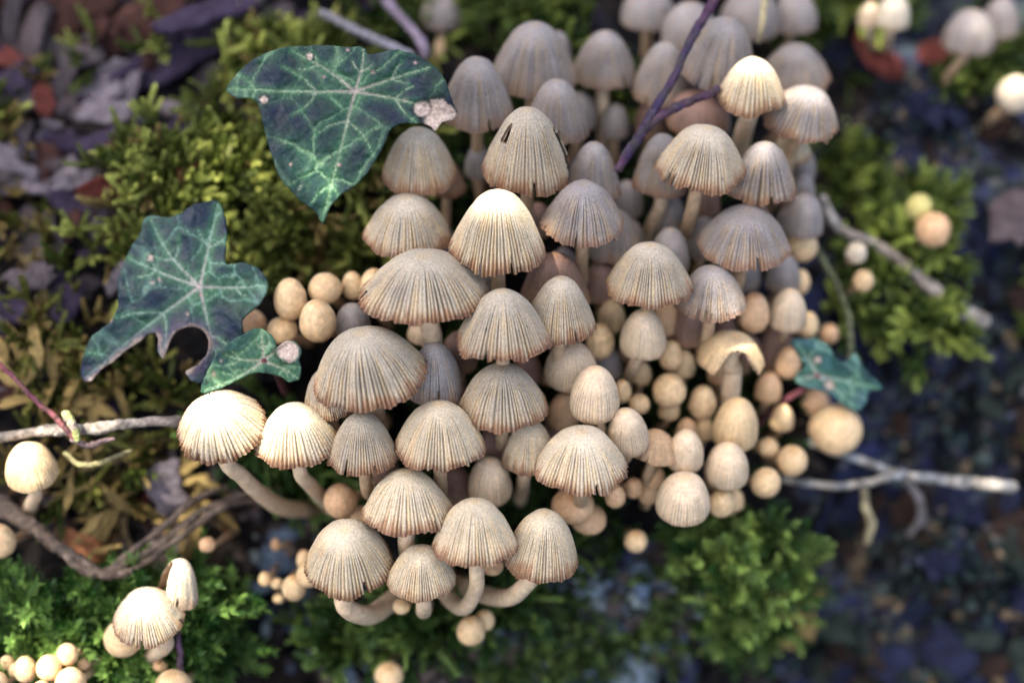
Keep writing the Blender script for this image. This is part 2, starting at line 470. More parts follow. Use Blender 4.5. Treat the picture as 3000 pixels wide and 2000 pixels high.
def mushroom(x0, x1, y0, y1, kind, n, tint, label, group=None, roll=0.0, pitch=0.0, stem=None, stem_r=None, rim=1.0, wav=1.0,
             detail=1.0, cut=None, expo=None, flute=1.0, name=None, ng=None, se=None):
    global MUSH
    MUSH += 1
    seed = 100 + MUSH
    rs = np.random.default_rng(seed)
    if kind == 'bell': w_ = x1 - x0; x0 -= 0.045 * w_; x1 += 0.045 * w_
    cx, cy, w, h = (x0 + x1) / 2, (y0 + y1) / 2, x1 - x0, y1 - y0
    k = KPX * DIST / (DIST - n - 0.3)
    Rr = w / 2 / k; hh = h / k
    ro = math.radians(roll)
    pw = (2.35 - ((expo or 1.3) - 1.25) * 2.0) if kind == 'bell' else 2.0
    # se: how much the cap is turned towards the viewer (sine of the angle between rim plane and line of sight)
    if kind == 'button':
        se = (0.62 if h / w > 1.12 else BUTTON_SE) if pitch == 0 else math.sin(math.radians(pitch))
        Hh = math.sqrt(max((hh / 2) ** 2 - (Rr * se) ** 2, (0.45 * Rr) ** 2)) / math.sqrt(1 - se * se); Hh = min(Hh, 1.45 * Rr); off = 0.0
    else:
        def ext(rho):
            if kind == 'dome': return math.sqrt(1 + rho * rho) - 1
            s_ = min(1.0, (rho / pw) ** (1 / (pw - 1))); return rho * s_ - s_ ** pw
        se = se or (float(np.interp(cy, [0, 400, 1000, 1500, 2000], [.47, .49, .50, .55, .64])) if kind == 'bell' else float(np.interp(cy, [0, 600, 1200, 1600], [.42, .5, .66, .74])))
        q = Rr * se
        x = min((abs(x_ * (1 + ext(q / x_)) + q - hh), x_) for x_ in np.arange(0.05, 2.2, .01) * Rr)[1]
        Hh = x / math.sqrt(1 - se * se); Hh = min(max(Hh, 0.5 * Rr), 1.9 * Rr)
        off = hh / 2 - q
    ctr = ab(cx, cy, n + 0.3)
    view = np.array([0, 0, DIST]) - ctr; view /= np.linalg.norm(view)
    mk_axis = lambda E: np.array([math.sin(ro) * math.cos(E), math.cos(ro) * math.cos(E), math.sin(E)])
    E = min((abs(float(mk_axis(e_) @ view) - se), e_) for e_ in np.radians(np.arange(-5, 85, .5)))[1]
    axis = mk_axis(E)
    bx = cx - math.sin(ro) * off * k; by = cy + math.cos(ro) * off * k
    c = ab(bx, by, n)
    FR = frame_from_axis(axis)
    if kind == 'button':
        c = ab(cx, cy, n)
    V, F, C, info = cap_mesh('cap', Rr, Hh, kind, tint, seed, rim, wav, ng, detail, cut, expo, flute)
    Vw = V @ FR + c
    # stem
    sr = stem_r or (0.10 * (Rr / 0.5) ** 0.5 if kind == 'bell' else 0.085 * (Rr / 0.35) ** 0.6)
    inside = {'bell': 0.62, 'dome': 0.45, 'button': -0.3}[kind] * Hh
    top = c + axis * inside
    if stem:
        m = len(stem)
        pe = stem[-1]
        gp = on_ground(pe[0], pe[1])
        pts = [top, c - axis * 0.05]
        for i, pt in enumerate(stem):
            f = (i + 1) / m
            nn = pt[2] if len(pt) > 2 else n + (gp[2] - n) * f ** 2.2
            pts.append(ab(pt[0], pt[1], nn))
        last = pts[-1]
        gn = float(ground(last[0], last[1]))
        if last[2] > gn - 0.1:
            pts.append(np.array([last[0] + 0.05, last[1] + 0.1, gn - 0.25]))
        path = catmull(pts, 5)
    else:
        L = max(0.7, 0.5 * (c[2] - float(ground_smooth(c[0], c[1] - 0.5))))
        drop = {'bell': 0.55, 'dome': 0.32, 'button': 0.14}[kind]
        ga = c[0] + rs.normal(0, 0.08) - 0.02 * c[0]; gb = c[1] - drop * (1 + 0.5 * rs.random()) - 0.05 * c[1]
        g = np.array([ga, gb, float(ground(ga, gb)) - 0.2])
        p1 = c - axis * {'bell': 0.75, 'dome': 0.5, 'button': 0.3}[kind] * L; p2 = g + np.array([0, 0.1, 0.9 * L])
        tt = np.linspace(0, 1, 12)[:, None]
        cur = (1 - tt) ** 3 * c + 3 * (1 - tt) ** 2 * tt * p1 + 3 * (1 - tt) * tt ** 2 * p2 + tt ** 3 * g
        path = np.concatenate([[top], cur])
    m = len(path)
    f = np.linspace(0, 1, m)
    rad = sr * (0.92 + 0.30 * f)
    if not stem: rad = rad * 0.85
    SV, SF, st = tube(path, rad, 12, 0.03, seed)
    base = path[-1]
    bw = to_world(base)
    nm = name or ('button_mushroom' if kind == 'button' else 'mushroom')
    o = thing(nm, bw, label, 'mushroom', group)
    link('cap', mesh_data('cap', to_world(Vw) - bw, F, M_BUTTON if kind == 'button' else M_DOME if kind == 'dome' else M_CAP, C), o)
    scol = np.array([0.66, 0.50, 0.32]) + (np.array([0.52, 0.30, 0.15]) - np.array([0.66, 0.50, 0.32])) * sstep(0.7, 1, st)[:, None]
    if not stem: scol = scol * np.array([0.78, 0.72, 0.66])  # stems without a drawn path painted darker, standing in for shade under caps
    link('stem', mesh_data('stem', to_world(SV) - bw, SF, M_STEM, scol), o)
    if kind != 'button' and detail > 0.5:
        gv, gf, gc = gill_mesh(Rr, Hh, info, seed, kind)
        link('gills', mesh_data('gills', to_world(gv @ FR + c) - bw, gf, M_GILL, gc), o)
    return o


FR_ = -math.pi / 2        # direction of the camera in a cap's own frame
G_TOP = 'bell mushrooms at the top of the clump'
# --- back of the clump, out of focus
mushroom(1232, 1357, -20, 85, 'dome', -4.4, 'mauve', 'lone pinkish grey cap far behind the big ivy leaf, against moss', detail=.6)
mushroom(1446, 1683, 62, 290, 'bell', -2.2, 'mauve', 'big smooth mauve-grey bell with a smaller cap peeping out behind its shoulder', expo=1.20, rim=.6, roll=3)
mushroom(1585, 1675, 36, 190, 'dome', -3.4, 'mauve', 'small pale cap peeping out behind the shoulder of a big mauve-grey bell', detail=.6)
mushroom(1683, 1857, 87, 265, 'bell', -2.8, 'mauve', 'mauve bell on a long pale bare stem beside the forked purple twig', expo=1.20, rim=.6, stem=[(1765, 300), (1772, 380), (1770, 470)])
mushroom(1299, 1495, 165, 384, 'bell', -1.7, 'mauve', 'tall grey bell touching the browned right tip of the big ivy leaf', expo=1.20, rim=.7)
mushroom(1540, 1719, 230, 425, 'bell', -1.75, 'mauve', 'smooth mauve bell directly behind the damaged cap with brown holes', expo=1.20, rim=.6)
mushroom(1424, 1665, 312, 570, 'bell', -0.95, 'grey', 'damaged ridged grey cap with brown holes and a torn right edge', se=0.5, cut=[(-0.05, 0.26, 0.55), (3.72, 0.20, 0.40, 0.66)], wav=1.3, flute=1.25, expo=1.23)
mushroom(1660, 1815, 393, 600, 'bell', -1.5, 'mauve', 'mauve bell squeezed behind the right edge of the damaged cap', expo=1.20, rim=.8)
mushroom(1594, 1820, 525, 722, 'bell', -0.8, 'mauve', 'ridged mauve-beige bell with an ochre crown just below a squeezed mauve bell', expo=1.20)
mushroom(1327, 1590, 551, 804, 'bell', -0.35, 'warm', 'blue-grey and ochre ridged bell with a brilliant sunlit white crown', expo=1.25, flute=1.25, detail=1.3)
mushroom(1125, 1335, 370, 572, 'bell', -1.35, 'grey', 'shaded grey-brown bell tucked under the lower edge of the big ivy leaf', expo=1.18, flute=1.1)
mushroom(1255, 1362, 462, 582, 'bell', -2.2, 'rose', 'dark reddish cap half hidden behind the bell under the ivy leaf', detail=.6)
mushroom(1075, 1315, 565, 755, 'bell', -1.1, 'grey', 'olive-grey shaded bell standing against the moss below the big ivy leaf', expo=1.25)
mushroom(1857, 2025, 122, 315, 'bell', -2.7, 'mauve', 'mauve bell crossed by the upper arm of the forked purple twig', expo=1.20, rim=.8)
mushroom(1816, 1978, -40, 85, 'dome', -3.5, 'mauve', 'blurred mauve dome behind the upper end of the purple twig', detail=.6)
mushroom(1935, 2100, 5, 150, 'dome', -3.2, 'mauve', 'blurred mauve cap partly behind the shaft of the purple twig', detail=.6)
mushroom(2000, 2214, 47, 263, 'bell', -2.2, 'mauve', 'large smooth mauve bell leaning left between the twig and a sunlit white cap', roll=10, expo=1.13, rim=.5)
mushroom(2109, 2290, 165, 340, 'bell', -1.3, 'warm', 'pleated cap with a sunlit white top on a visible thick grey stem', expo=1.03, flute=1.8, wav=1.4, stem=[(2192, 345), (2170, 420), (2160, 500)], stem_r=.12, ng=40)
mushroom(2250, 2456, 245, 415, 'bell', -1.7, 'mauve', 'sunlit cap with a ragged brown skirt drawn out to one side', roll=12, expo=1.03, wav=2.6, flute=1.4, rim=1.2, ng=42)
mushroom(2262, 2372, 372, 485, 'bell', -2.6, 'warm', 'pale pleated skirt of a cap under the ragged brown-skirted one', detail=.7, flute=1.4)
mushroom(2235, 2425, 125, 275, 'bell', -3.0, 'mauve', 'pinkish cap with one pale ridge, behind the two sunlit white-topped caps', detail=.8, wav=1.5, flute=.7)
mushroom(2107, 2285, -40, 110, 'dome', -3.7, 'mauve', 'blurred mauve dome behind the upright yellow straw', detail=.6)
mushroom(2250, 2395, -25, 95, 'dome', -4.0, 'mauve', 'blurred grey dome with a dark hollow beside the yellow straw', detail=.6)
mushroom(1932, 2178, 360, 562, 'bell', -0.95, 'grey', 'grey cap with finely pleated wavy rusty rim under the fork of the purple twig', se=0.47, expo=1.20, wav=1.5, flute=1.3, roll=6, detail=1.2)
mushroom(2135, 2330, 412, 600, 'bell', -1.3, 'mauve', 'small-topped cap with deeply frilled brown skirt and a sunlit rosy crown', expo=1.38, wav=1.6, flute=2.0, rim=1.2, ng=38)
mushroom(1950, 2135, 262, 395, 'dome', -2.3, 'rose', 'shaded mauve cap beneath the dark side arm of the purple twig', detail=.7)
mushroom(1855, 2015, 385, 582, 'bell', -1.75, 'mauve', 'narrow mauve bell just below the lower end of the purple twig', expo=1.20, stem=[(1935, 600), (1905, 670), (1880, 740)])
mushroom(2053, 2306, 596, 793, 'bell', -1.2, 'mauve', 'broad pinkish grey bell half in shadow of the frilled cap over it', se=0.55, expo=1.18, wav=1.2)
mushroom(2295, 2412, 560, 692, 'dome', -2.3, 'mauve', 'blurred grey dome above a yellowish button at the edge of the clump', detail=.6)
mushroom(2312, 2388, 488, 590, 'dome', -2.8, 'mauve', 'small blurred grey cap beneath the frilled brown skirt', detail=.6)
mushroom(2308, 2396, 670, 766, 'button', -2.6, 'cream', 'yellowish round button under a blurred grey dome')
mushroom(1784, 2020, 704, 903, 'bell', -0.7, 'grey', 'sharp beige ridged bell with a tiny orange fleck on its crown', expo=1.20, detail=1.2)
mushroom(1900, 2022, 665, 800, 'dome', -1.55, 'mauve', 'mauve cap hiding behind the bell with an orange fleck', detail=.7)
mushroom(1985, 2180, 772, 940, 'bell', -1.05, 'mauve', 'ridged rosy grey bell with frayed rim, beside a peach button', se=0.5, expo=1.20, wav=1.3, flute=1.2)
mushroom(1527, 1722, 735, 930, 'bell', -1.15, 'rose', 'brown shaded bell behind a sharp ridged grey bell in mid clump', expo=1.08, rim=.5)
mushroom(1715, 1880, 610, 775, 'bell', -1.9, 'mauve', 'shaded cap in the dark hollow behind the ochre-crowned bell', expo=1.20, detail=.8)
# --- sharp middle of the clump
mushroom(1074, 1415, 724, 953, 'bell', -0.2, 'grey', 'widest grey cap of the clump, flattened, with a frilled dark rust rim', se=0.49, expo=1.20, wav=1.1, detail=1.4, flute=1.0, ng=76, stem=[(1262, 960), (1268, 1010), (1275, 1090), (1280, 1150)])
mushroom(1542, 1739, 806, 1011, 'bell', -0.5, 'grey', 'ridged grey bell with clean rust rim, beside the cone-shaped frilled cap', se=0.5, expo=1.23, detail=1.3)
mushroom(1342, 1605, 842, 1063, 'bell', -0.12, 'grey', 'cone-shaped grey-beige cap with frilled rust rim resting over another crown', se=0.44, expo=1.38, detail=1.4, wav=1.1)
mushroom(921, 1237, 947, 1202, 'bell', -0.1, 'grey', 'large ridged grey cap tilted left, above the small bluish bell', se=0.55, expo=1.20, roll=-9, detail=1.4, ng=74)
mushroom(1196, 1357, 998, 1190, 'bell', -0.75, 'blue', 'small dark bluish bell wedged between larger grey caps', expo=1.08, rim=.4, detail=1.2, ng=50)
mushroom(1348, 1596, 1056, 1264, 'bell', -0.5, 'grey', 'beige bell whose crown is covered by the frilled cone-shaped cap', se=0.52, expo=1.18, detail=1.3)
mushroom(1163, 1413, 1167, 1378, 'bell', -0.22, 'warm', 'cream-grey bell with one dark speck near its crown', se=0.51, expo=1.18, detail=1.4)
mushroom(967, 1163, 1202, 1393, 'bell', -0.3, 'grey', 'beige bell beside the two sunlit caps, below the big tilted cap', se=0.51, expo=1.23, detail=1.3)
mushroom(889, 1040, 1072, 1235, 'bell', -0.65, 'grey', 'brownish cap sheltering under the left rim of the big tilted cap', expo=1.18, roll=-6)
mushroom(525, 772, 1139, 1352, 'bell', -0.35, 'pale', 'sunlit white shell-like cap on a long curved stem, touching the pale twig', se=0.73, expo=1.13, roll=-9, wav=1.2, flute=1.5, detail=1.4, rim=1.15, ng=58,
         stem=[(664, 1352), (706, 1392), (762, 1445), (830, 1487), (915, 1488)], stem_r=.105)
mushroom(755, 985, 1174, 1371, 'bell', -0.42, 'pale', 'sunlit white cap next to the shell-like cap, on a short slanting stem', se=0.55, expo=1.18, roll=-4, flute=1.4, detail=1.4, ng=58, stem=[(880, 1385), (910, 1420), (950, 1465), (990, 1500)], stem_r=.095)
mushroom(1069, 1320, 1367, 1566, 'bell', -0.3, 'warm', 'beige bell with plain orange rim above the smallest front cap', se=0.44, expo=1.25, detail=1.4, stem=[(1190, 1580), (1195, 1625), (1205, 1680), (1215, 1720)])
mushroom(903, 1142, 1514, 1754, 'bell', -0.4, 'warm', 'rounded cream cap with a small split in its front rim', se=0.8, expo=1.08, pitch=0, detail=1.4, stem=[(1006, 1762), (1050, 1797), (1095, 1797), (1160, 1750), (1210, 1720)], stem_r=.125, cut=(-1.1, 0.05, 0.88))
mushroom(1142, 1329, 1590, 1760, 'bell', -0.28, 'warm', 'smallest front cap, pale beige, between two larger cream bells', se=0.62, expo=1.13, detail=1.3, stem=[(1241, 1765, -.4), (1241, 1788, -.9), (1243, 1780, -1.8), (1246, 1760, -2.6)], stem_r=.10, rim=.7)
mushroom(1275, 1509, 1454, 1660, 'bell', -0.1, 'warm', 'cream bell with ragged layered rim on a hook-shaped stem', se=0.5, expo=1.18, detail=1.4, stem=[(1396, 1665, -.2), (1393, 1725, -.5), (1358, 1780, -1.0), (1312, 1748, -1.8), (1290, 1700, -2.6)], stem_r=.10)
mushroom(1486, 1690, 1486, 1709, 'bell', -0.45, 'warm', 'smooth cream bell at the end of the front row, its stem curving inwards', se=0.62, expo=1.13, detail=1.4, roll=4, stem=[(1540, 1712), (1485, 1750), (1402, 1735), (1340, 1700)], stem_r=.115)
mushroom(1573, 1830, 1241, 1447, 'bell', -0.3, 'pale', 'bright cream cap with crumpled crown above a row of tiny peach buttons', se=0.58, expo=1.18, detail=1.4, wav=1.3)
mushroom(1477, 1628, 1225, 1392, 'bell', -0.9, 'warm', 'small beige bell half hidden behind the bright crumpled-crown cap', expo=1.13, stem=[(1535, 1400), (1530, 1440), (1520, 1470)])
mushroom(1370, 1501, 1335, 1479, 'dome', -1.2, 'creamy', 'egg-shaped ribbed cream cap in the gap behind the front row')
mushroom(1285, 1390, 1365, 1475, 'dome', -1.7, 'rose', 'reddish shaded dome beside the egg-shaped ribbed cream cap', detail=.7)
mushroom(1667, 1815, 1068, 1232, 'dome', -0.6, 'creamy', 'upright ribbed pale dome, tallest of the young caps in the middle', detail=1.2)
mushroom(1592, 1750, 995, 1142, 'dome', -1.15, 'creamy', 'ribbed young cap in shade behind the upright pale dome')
mushroom(1773, 1899, 1186, 1332, 'dome', -0.75, 'creamy', 'ribbed pale egg-shaped cap tilted left behind the crumpled-crown cap', roll=-8, detail=1.2)
mushroom(1850, 1990, 1255, 1362, 'bell', -1.15, 'peach', 'peach cap with upturned wavy edge next to the pale egg-shaped cap', wav=2.8, flute=.5, rim=.3, roll=8)
mushroom(1950, 2062, 1216, 1380, 'dome', -1.25, 'creamy', 'slim tall egg-shaped cap behind the upturned peach cap')
mushroom(1918, 2082, 1378, 1535, 'dome', -1.05, 'creamy', 'largest smooth round cap above the green moss clump', rim=.7)
mushroom(2062, 2194, 1292, 1428, 'dome', -1.45, 'creamy', 'shiny cream dome touching the largest smooth round cap', rim=.5)
mushroom(2085, 2222, 1158, 1314, 'dome', -1.7, 'cream', 'cream dome below the torn saddle-shaped cap', rim=.4)
mushroom(2047, 2236, 963, 1110, 'bell', -1.5, 'cream', 'torn saddle-shaped cream cap open in front, showing its straight stem', se=0.55, expo=1.03, cut=(FR_ + 0.1, 0.62, 0.52), flute=.35, rim=.5, roll=6, stem=[(2148, 1075, -1.7), (2143, 1120, -1.9), (2135, 1175, -2.3)], stem_r=.12)
mushroom(1815, 1952, 902, 1048, 'dome', -1.15, 'creamy', 'young ribbed cap with a visible pale stem, under the bell with an orange fleck', stem=[(1860, 1060), (1846, 1095), (1835, 1140)])
mushroom(2250, 2362, 838, 967, 'dome', -2.0, 'creamy', 'blurred dome with a dark blue-grey spot on its crown', detail=.7)
mushroom(2240, 2345, 742, 855, 'dome', -2.5, 'mauve', 'blurred grey dome just above the dome with a blue-grey spot', detail=.6)
mushroom(1192, 1296, 930, 1010, 'dome', -1.5, 'creamy', 'shaded cap in the gap just under the widest grey cap', detail=.7)
mushroom(1290, 1400, 960, 1090, 'dome', -1.6, 'rose', 'rosy shaded cap in the gap left of the cone-shaped frilled cap', detail=.7)
mushroom(1590, 1690, 1150, 1300, 'dome', -2.0, 'rose', 'rosy cap deep in the hollow below the ribbed young cap in shade', detail=.7)
mushroom(980, 1088, 885, 990, 'dome', -1.2, 'mauve', 'greyish young dome between the cream buttons and the widest cap', detail=.8)
mushroom(1050, 1150, 735, 895, 'dome', -1.4, 'cream', 'cream ribbed dome behind the left edge of the widest cap', detail=.8)
mushroom(1310, 1400, 690, 790, 'dome', -2.0, 'mauve', 'shaded dome between the widest cap and the sunlit white-crowned bell', detail=.6)
mushroom(1720, 1830, 1010, 1110, 'dome', -2.2, 'mauve', 'shaded young dome behind the upright ribbed pale dome', detail=.6)
mushroom(1960, 2080, 880, 1010, 'dome', -2.0, 'rose', 'rosy shaded dome below the ridged rosy grey bell with frayed rim', detail=.6)
mushroom(2210, 2330, 900, 1080, 'dome', -3.0, 'rose', 'red-brown shaded dome between the torn saddle-shaped cap and the small ivy leaf', detail=.6)
mushroom(2120, 2230, 730, 850, 'dome', -2.6, 'mauve', 'shaded dome beneath the broad pinkish grey bell', detail=.6)
# --- lower left pair
mushroom(337, 533, 1715, 1894, 'bell', -0.75, 'pale', 'pale ridged cap with rust-dotted rim standing over a round button in moss', se=0.76, pitch=0, expo=1.13, rim=.8, detail=1.2, stem=[(488, 1880), (448, 1915), (408, 1940)], stem_r=.10)
mushroom(462, 588, 1612, 1788, 'bell', -0.95, 'white', 'torn half cap with a nibbled white left edge behind the pale ridged cap', se=0.5, roll=12, cut=[(3.5, 0.75, 0.30)], expo=0.98, flute=.7, rim=.6, stem=[(505, 1790), (495, 1830), (490, 1870)])
mushroom(303, 415, 1810, 1922, 'button', -1.15, 'cream', 'round cream button leaning out from under the pale ridged cap')
mushroom(17, 172, 1288, 1437, 'dome', -1.0, 'cream', 'smooth cream pear-shaped cap standing alone below the pale twig', expo=1.25, flute=.3, rim=.25, stem=[(104, 1445), (95, 1470), (85, 1500)], stem_r=.085)
mushroom(450, 562, 1955, 2065, 'button', -1.0, 'cream', 'cream button at the foot of a thin purple stalk in moss')
mushroom(-48, 44, 1530, 1634, 'button', -1.3, 'cream', 'cream button beside the brown root')


def buttons(rows, label, group, tint='cream'):
    for r in rows:
        mushroom(r[0], r[1], r[2], r[3], 'button', r[4], (r[5] or tint) if len(r) > 5 else tint, r[6] if len(r) > 6 else label, group)


buttons([(801, 900, 811, 937, -1.0, None, 'tallest smooth cream button of the huddle beside the torn ivy leaf'), (903, 1002, 795, 890, -1.1, None, 'cream button at the back of the huddle by the torn ivy leaf'),
         (876, 985, 873, 1002, -.75, None, 'cream button overlapping its neighbours in the huddle by the torn ivy leaf'), (780, 872, 925, 1005, -1.1, None, 'cream button just above the round dead spot of the small pale ivy leaf'),
         (706, 780, 905, 982, -1.5, 'peach', 'half-hidden orange button tucked under a lobe of the torn ivy leaf'), (1000, 1066, 785, 885, -1.35, None, 'narrow cream button between the huddle and the cream ribbed dome')],
        None, 'buttons beside the torn ivy leaf')
buttons([(1615, 1742, 1420, 1532, -1.2, None, 'largest peach button directly under the bright crumpled-crown cap'), (1672, 1778, 1473, 1562, -1.5, None, 'peach button overlapped by the largest one under the crumpled-crown cap'),
         (1772, 1834, 1416, 1487, -1.2, None, 'first of three small buttons in line, touching the crumpled-crown cap'), (1828, 1886, 1396, 1458, -1.5, 'peach', 'middle one of three small orange buttons in line under the upturned peach cap'),
         (1880, 1948, 1358, 1432, -1.7, 'peach', 'deepest orange of three small buttons in line, under the upturned peach cap')],
        None, 'buttons under the crumpled-crown cap', 'peach')
mushroom(1828, 1898, 1548, 1617, 'button', -1.9, 'cream', 'single pale button on a dark stem below the row of peach buttons')
buttons([(1912, 2011, 1088, 1192, -1.6, None, 'cream button standing clear between the upright dome and the saddle-shaped cap'), (2018, 2100, 1122, 1232, -1.9, None, 'tan button beside the straight stem of the torn saddle-shaped cap'),
         (1715, 1800, 938, 1058, -1.5, None, 'shaded cream button behind the ridged grey bell with clean rust rim'), (1930, 2002, 990, 1088, -1.8, None, 'cream button just below the rosy shaded dome and the young ribbed cap'),
         (1795, 1850, 1100, 1190, -1.6, None, 'cream button peeping out behind the upright ribbed pale dome'), (1842, 1905, 1150, 1212, -1.6, None, 'small yellowish ball just above the pale egg-shaped cap')],
        None, 'buttons between the ribbed caps')
buttons([(2162, 2256, 848, 982, -1.8, 'peach', 'tan button against the frayed rim of the ridged rosy grey bell'), (2315, 2374, 778, 872, -2.6, None, 'cream button above the dome with a blue-grey spot'),
         (2335, 2398, 898, 1002, -2.4, None, 'cream button below the dome with a blue-grey spot'), (2272, 2348, 1008, 1112, -2.4, 'peach', 'orange button touching the upper lobe of the small teal ivy leaf')],
        None, 'buttons on the outer flank of the clump')
mushroom(2400, 2459, 945, 1007, 'button', -3.0, 'peach', 'orange button ball standing free above the small teal ivy leaf')
mushroom(2370, 2528, 1178, 1328, 'button', -2.7, 'cream', 'largest cream button, under the lower tip of the small ivy leaf')
mushroom(2345, 2432, 1135, 1218, 'button', -3.1, 'peach', 'peach button wedged behind the largest cream button')
buttons([(2275, 2366, 1300, 1392, -2.2, None, 'cream button nearest to the upper arm of the forked bleached twig'), (2200, 2288, 1365, 1456, -1.9, None, 'cream button at the end of the lower arm of the bleached twig'),
         (2075, 2152, 1428, 1514, -1.6, None, 'yellowish button tucked under the shiny cream dome'), (2220, 2282, 1280, 1338, -2.4, None, 'smallest cream ball between the cream dome and the bleached twig')],
        None, 'buttons near the bleached twig')
buttons([(948, 1047, 1410, 1517, -1.2, None, 'orange-cream button under the short slanting stem of a sunlit cap'), (1025, 1088, 1478, 1542, -1.6, None, 'half-hidden orange button behind the rounded cream cap with the split rim')], None, 'buttons behind the split-rim cap', 'peach')
buttons([(825, 896, 1680, 1758, -1.6), (757, 796, 1672, 1716, -1.9), (793, 830, 1690, 1724, -1.9), (868, 946, 1640, 1718, -1.5), (868, 916, 1608, 1668, -1.9), (800, 832, 1735, 1765, -2.2, 'cream')],
        'tiny cream button in the huddle beside the rounded cream cap with the split rim', 'tiny buttons by the split-rim cap')
buttons([(1338, 1422, 1800, 1889, -1.7, None, 'larger yellow button of the pair hanging below the hook-shaped stem'), (1390, 1450, 1783, 1846, -1.9, None, 'smaller yellow button of the pair hanging below the hook-shaped stem')], None, 'pair of buttons below the hook stem', 'cream')
mushroom(1097, 1182, 1935, 2012, 'button', -2.2, 'cream', 'yellow-cream button alone against the black hollow under the front row')
mushroom(1150, 1202, 1752, 1797, 'button', -1.2, 'cream', 'tiny button beside the stem stub of the smallest front cap')
mushroom(1410, 1475, 1630, 1680, 'button', -1.0, 'peach', 'peach button peeping out behind the hook-shaped stem')
buttons([(165, 229, 1880, 1948, -1.0), (105, 180, 1914, 1992, -.9), (42, 108, 1918, 1998, -1.0), (0, 42, 1916, 1962, -1.2), (24, 62, 1938, 1984, -1.2), (160, 252, 1950, 2042, -.8), (-22, 22, 1955, 2030, -1.0), (94, 150, 1990, 2045, -.8), (226, 264, 1924, 1962, -1.3, 'peach')],
        'small yellow-cream button in the huddle among bright green moss', 'buttons among the bright green moss')
mushroom(582, 632, 1570, 1617, 'button', -1.7, 'peach', 'tiny peach button between two thin upright stalks')
mushroom(447, 492, 1934, 1962, 'button', -1.4, 'peach', 'tiny rosy button deep in moss under the thin purple stalk')
mushroom(793, 822, 1570, 1618, 'button', -2.6, 'peach', 'tiny rosy button in the dark soil under the curved stem')
# --- far right, strongly out of focus
mushroom(2511, 2580, 8, 80, 'dome', -4.2, 'creamy', 'smaller pale cap of the blurred pair above yellow-green moss tufts', detail=.6, stem=[(2548, 110), (2556, 150)])
mushroom(2565, 2665, -18, 82, 'dome', -4.0, 'white', 'larger pale cap of the blurred pair above yellow-green moss tufts', detail=.6, stem=[(2602, 110), (2596, 150)])
mushroom(2759, 2915, 27, 155, 'dome', -4.3, 'mauve', 'blurred lilac-grey cap rising from yellow-green moss', detail=.6)
mushroom(2872, 2985, -8, 105, 'dome', -4.8, 'mauve', 'blurred paler cap just behind the lilac-grey one', detail=.6)
mushroom(2922, 3032, 219, 330, 'button', -4.4, 'white', 'blurred shining white button below the lilac-grey caps')
mushroom(2683, 2787, 618, 722, 'button', -3.2, 'peach', 'blurred cream-pink button over green moss beside the curved tan twig')
mushroom(2655, 2732, 565, 645, 'button', -3.4, 'yellow', 'blurred lemon-yellow button just above the cream-pink one')
buttons([(2478, 2541, 706, 772, -2.9, 'white', 'blurred whitish ball touching the curved tan twig'), (2498, 2561, 788, 854, -2.8, 'cream', 'blurred cream ball in moss below the curved tan twig')], None, 'pale balls by the tan twig')

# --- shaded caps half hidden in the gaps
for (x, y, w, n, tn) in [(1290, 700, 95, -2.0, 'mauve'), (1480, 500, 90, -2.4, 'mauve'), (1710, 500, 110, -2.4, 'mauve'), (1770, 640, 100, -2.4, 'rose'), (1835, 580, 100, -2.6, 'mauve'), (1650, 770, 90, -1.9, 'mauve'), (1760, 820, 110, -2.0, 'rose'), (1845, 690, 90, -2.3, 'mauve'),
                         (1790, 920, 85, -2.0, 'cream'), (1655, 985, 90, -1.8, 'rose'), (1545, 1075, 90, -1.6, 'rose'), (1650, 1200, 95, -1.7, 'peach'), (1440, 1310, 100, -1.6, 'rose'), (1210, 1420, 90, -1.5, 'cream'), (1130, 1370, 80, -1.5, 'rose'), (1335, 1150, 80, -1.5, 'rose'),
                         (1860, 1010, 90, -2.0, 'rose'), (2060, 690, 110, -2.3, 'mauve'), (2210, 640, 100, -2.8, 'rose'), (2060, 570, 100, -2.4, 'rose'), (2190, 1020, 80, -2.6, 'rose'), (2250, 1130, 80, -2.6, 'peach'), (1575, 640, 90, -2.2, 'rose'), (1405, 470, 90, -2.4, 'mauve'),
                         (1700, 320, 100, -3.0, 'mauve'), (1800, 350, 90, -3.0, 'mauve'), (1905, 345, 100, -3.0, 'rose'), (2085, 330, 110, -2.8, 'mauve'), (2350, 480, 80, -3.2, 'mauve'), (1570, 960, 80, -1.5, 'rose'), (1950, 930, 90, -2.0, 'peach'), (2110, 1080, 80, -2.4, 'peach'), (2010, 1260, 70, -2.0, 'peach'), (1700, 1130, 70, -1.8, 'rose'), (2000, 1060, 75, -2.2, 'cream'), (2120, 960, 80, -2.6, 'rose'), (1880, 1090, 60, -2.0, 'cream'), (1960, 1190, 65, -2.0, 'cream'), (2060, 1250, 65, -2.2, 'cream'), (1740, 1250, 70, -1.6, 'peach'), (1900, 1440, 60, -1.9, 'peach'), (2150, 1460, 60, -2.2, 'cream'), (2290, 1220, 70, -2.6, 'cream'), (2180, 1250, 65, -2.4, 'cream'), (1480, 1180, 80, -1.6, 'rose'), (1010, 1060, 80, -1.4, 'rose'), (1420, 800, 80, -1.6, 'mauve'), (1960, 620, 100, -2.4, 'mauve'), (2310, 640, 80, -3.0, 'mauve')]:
    mushroom(x - w / 2, x + w / 2, y - w * .58, y + w * .58, 'dome', n, tn, 'small shaded cap half hidden between the larger caps of the clump', 'half-hidden caps in the gaps of the clump', detail=.6)
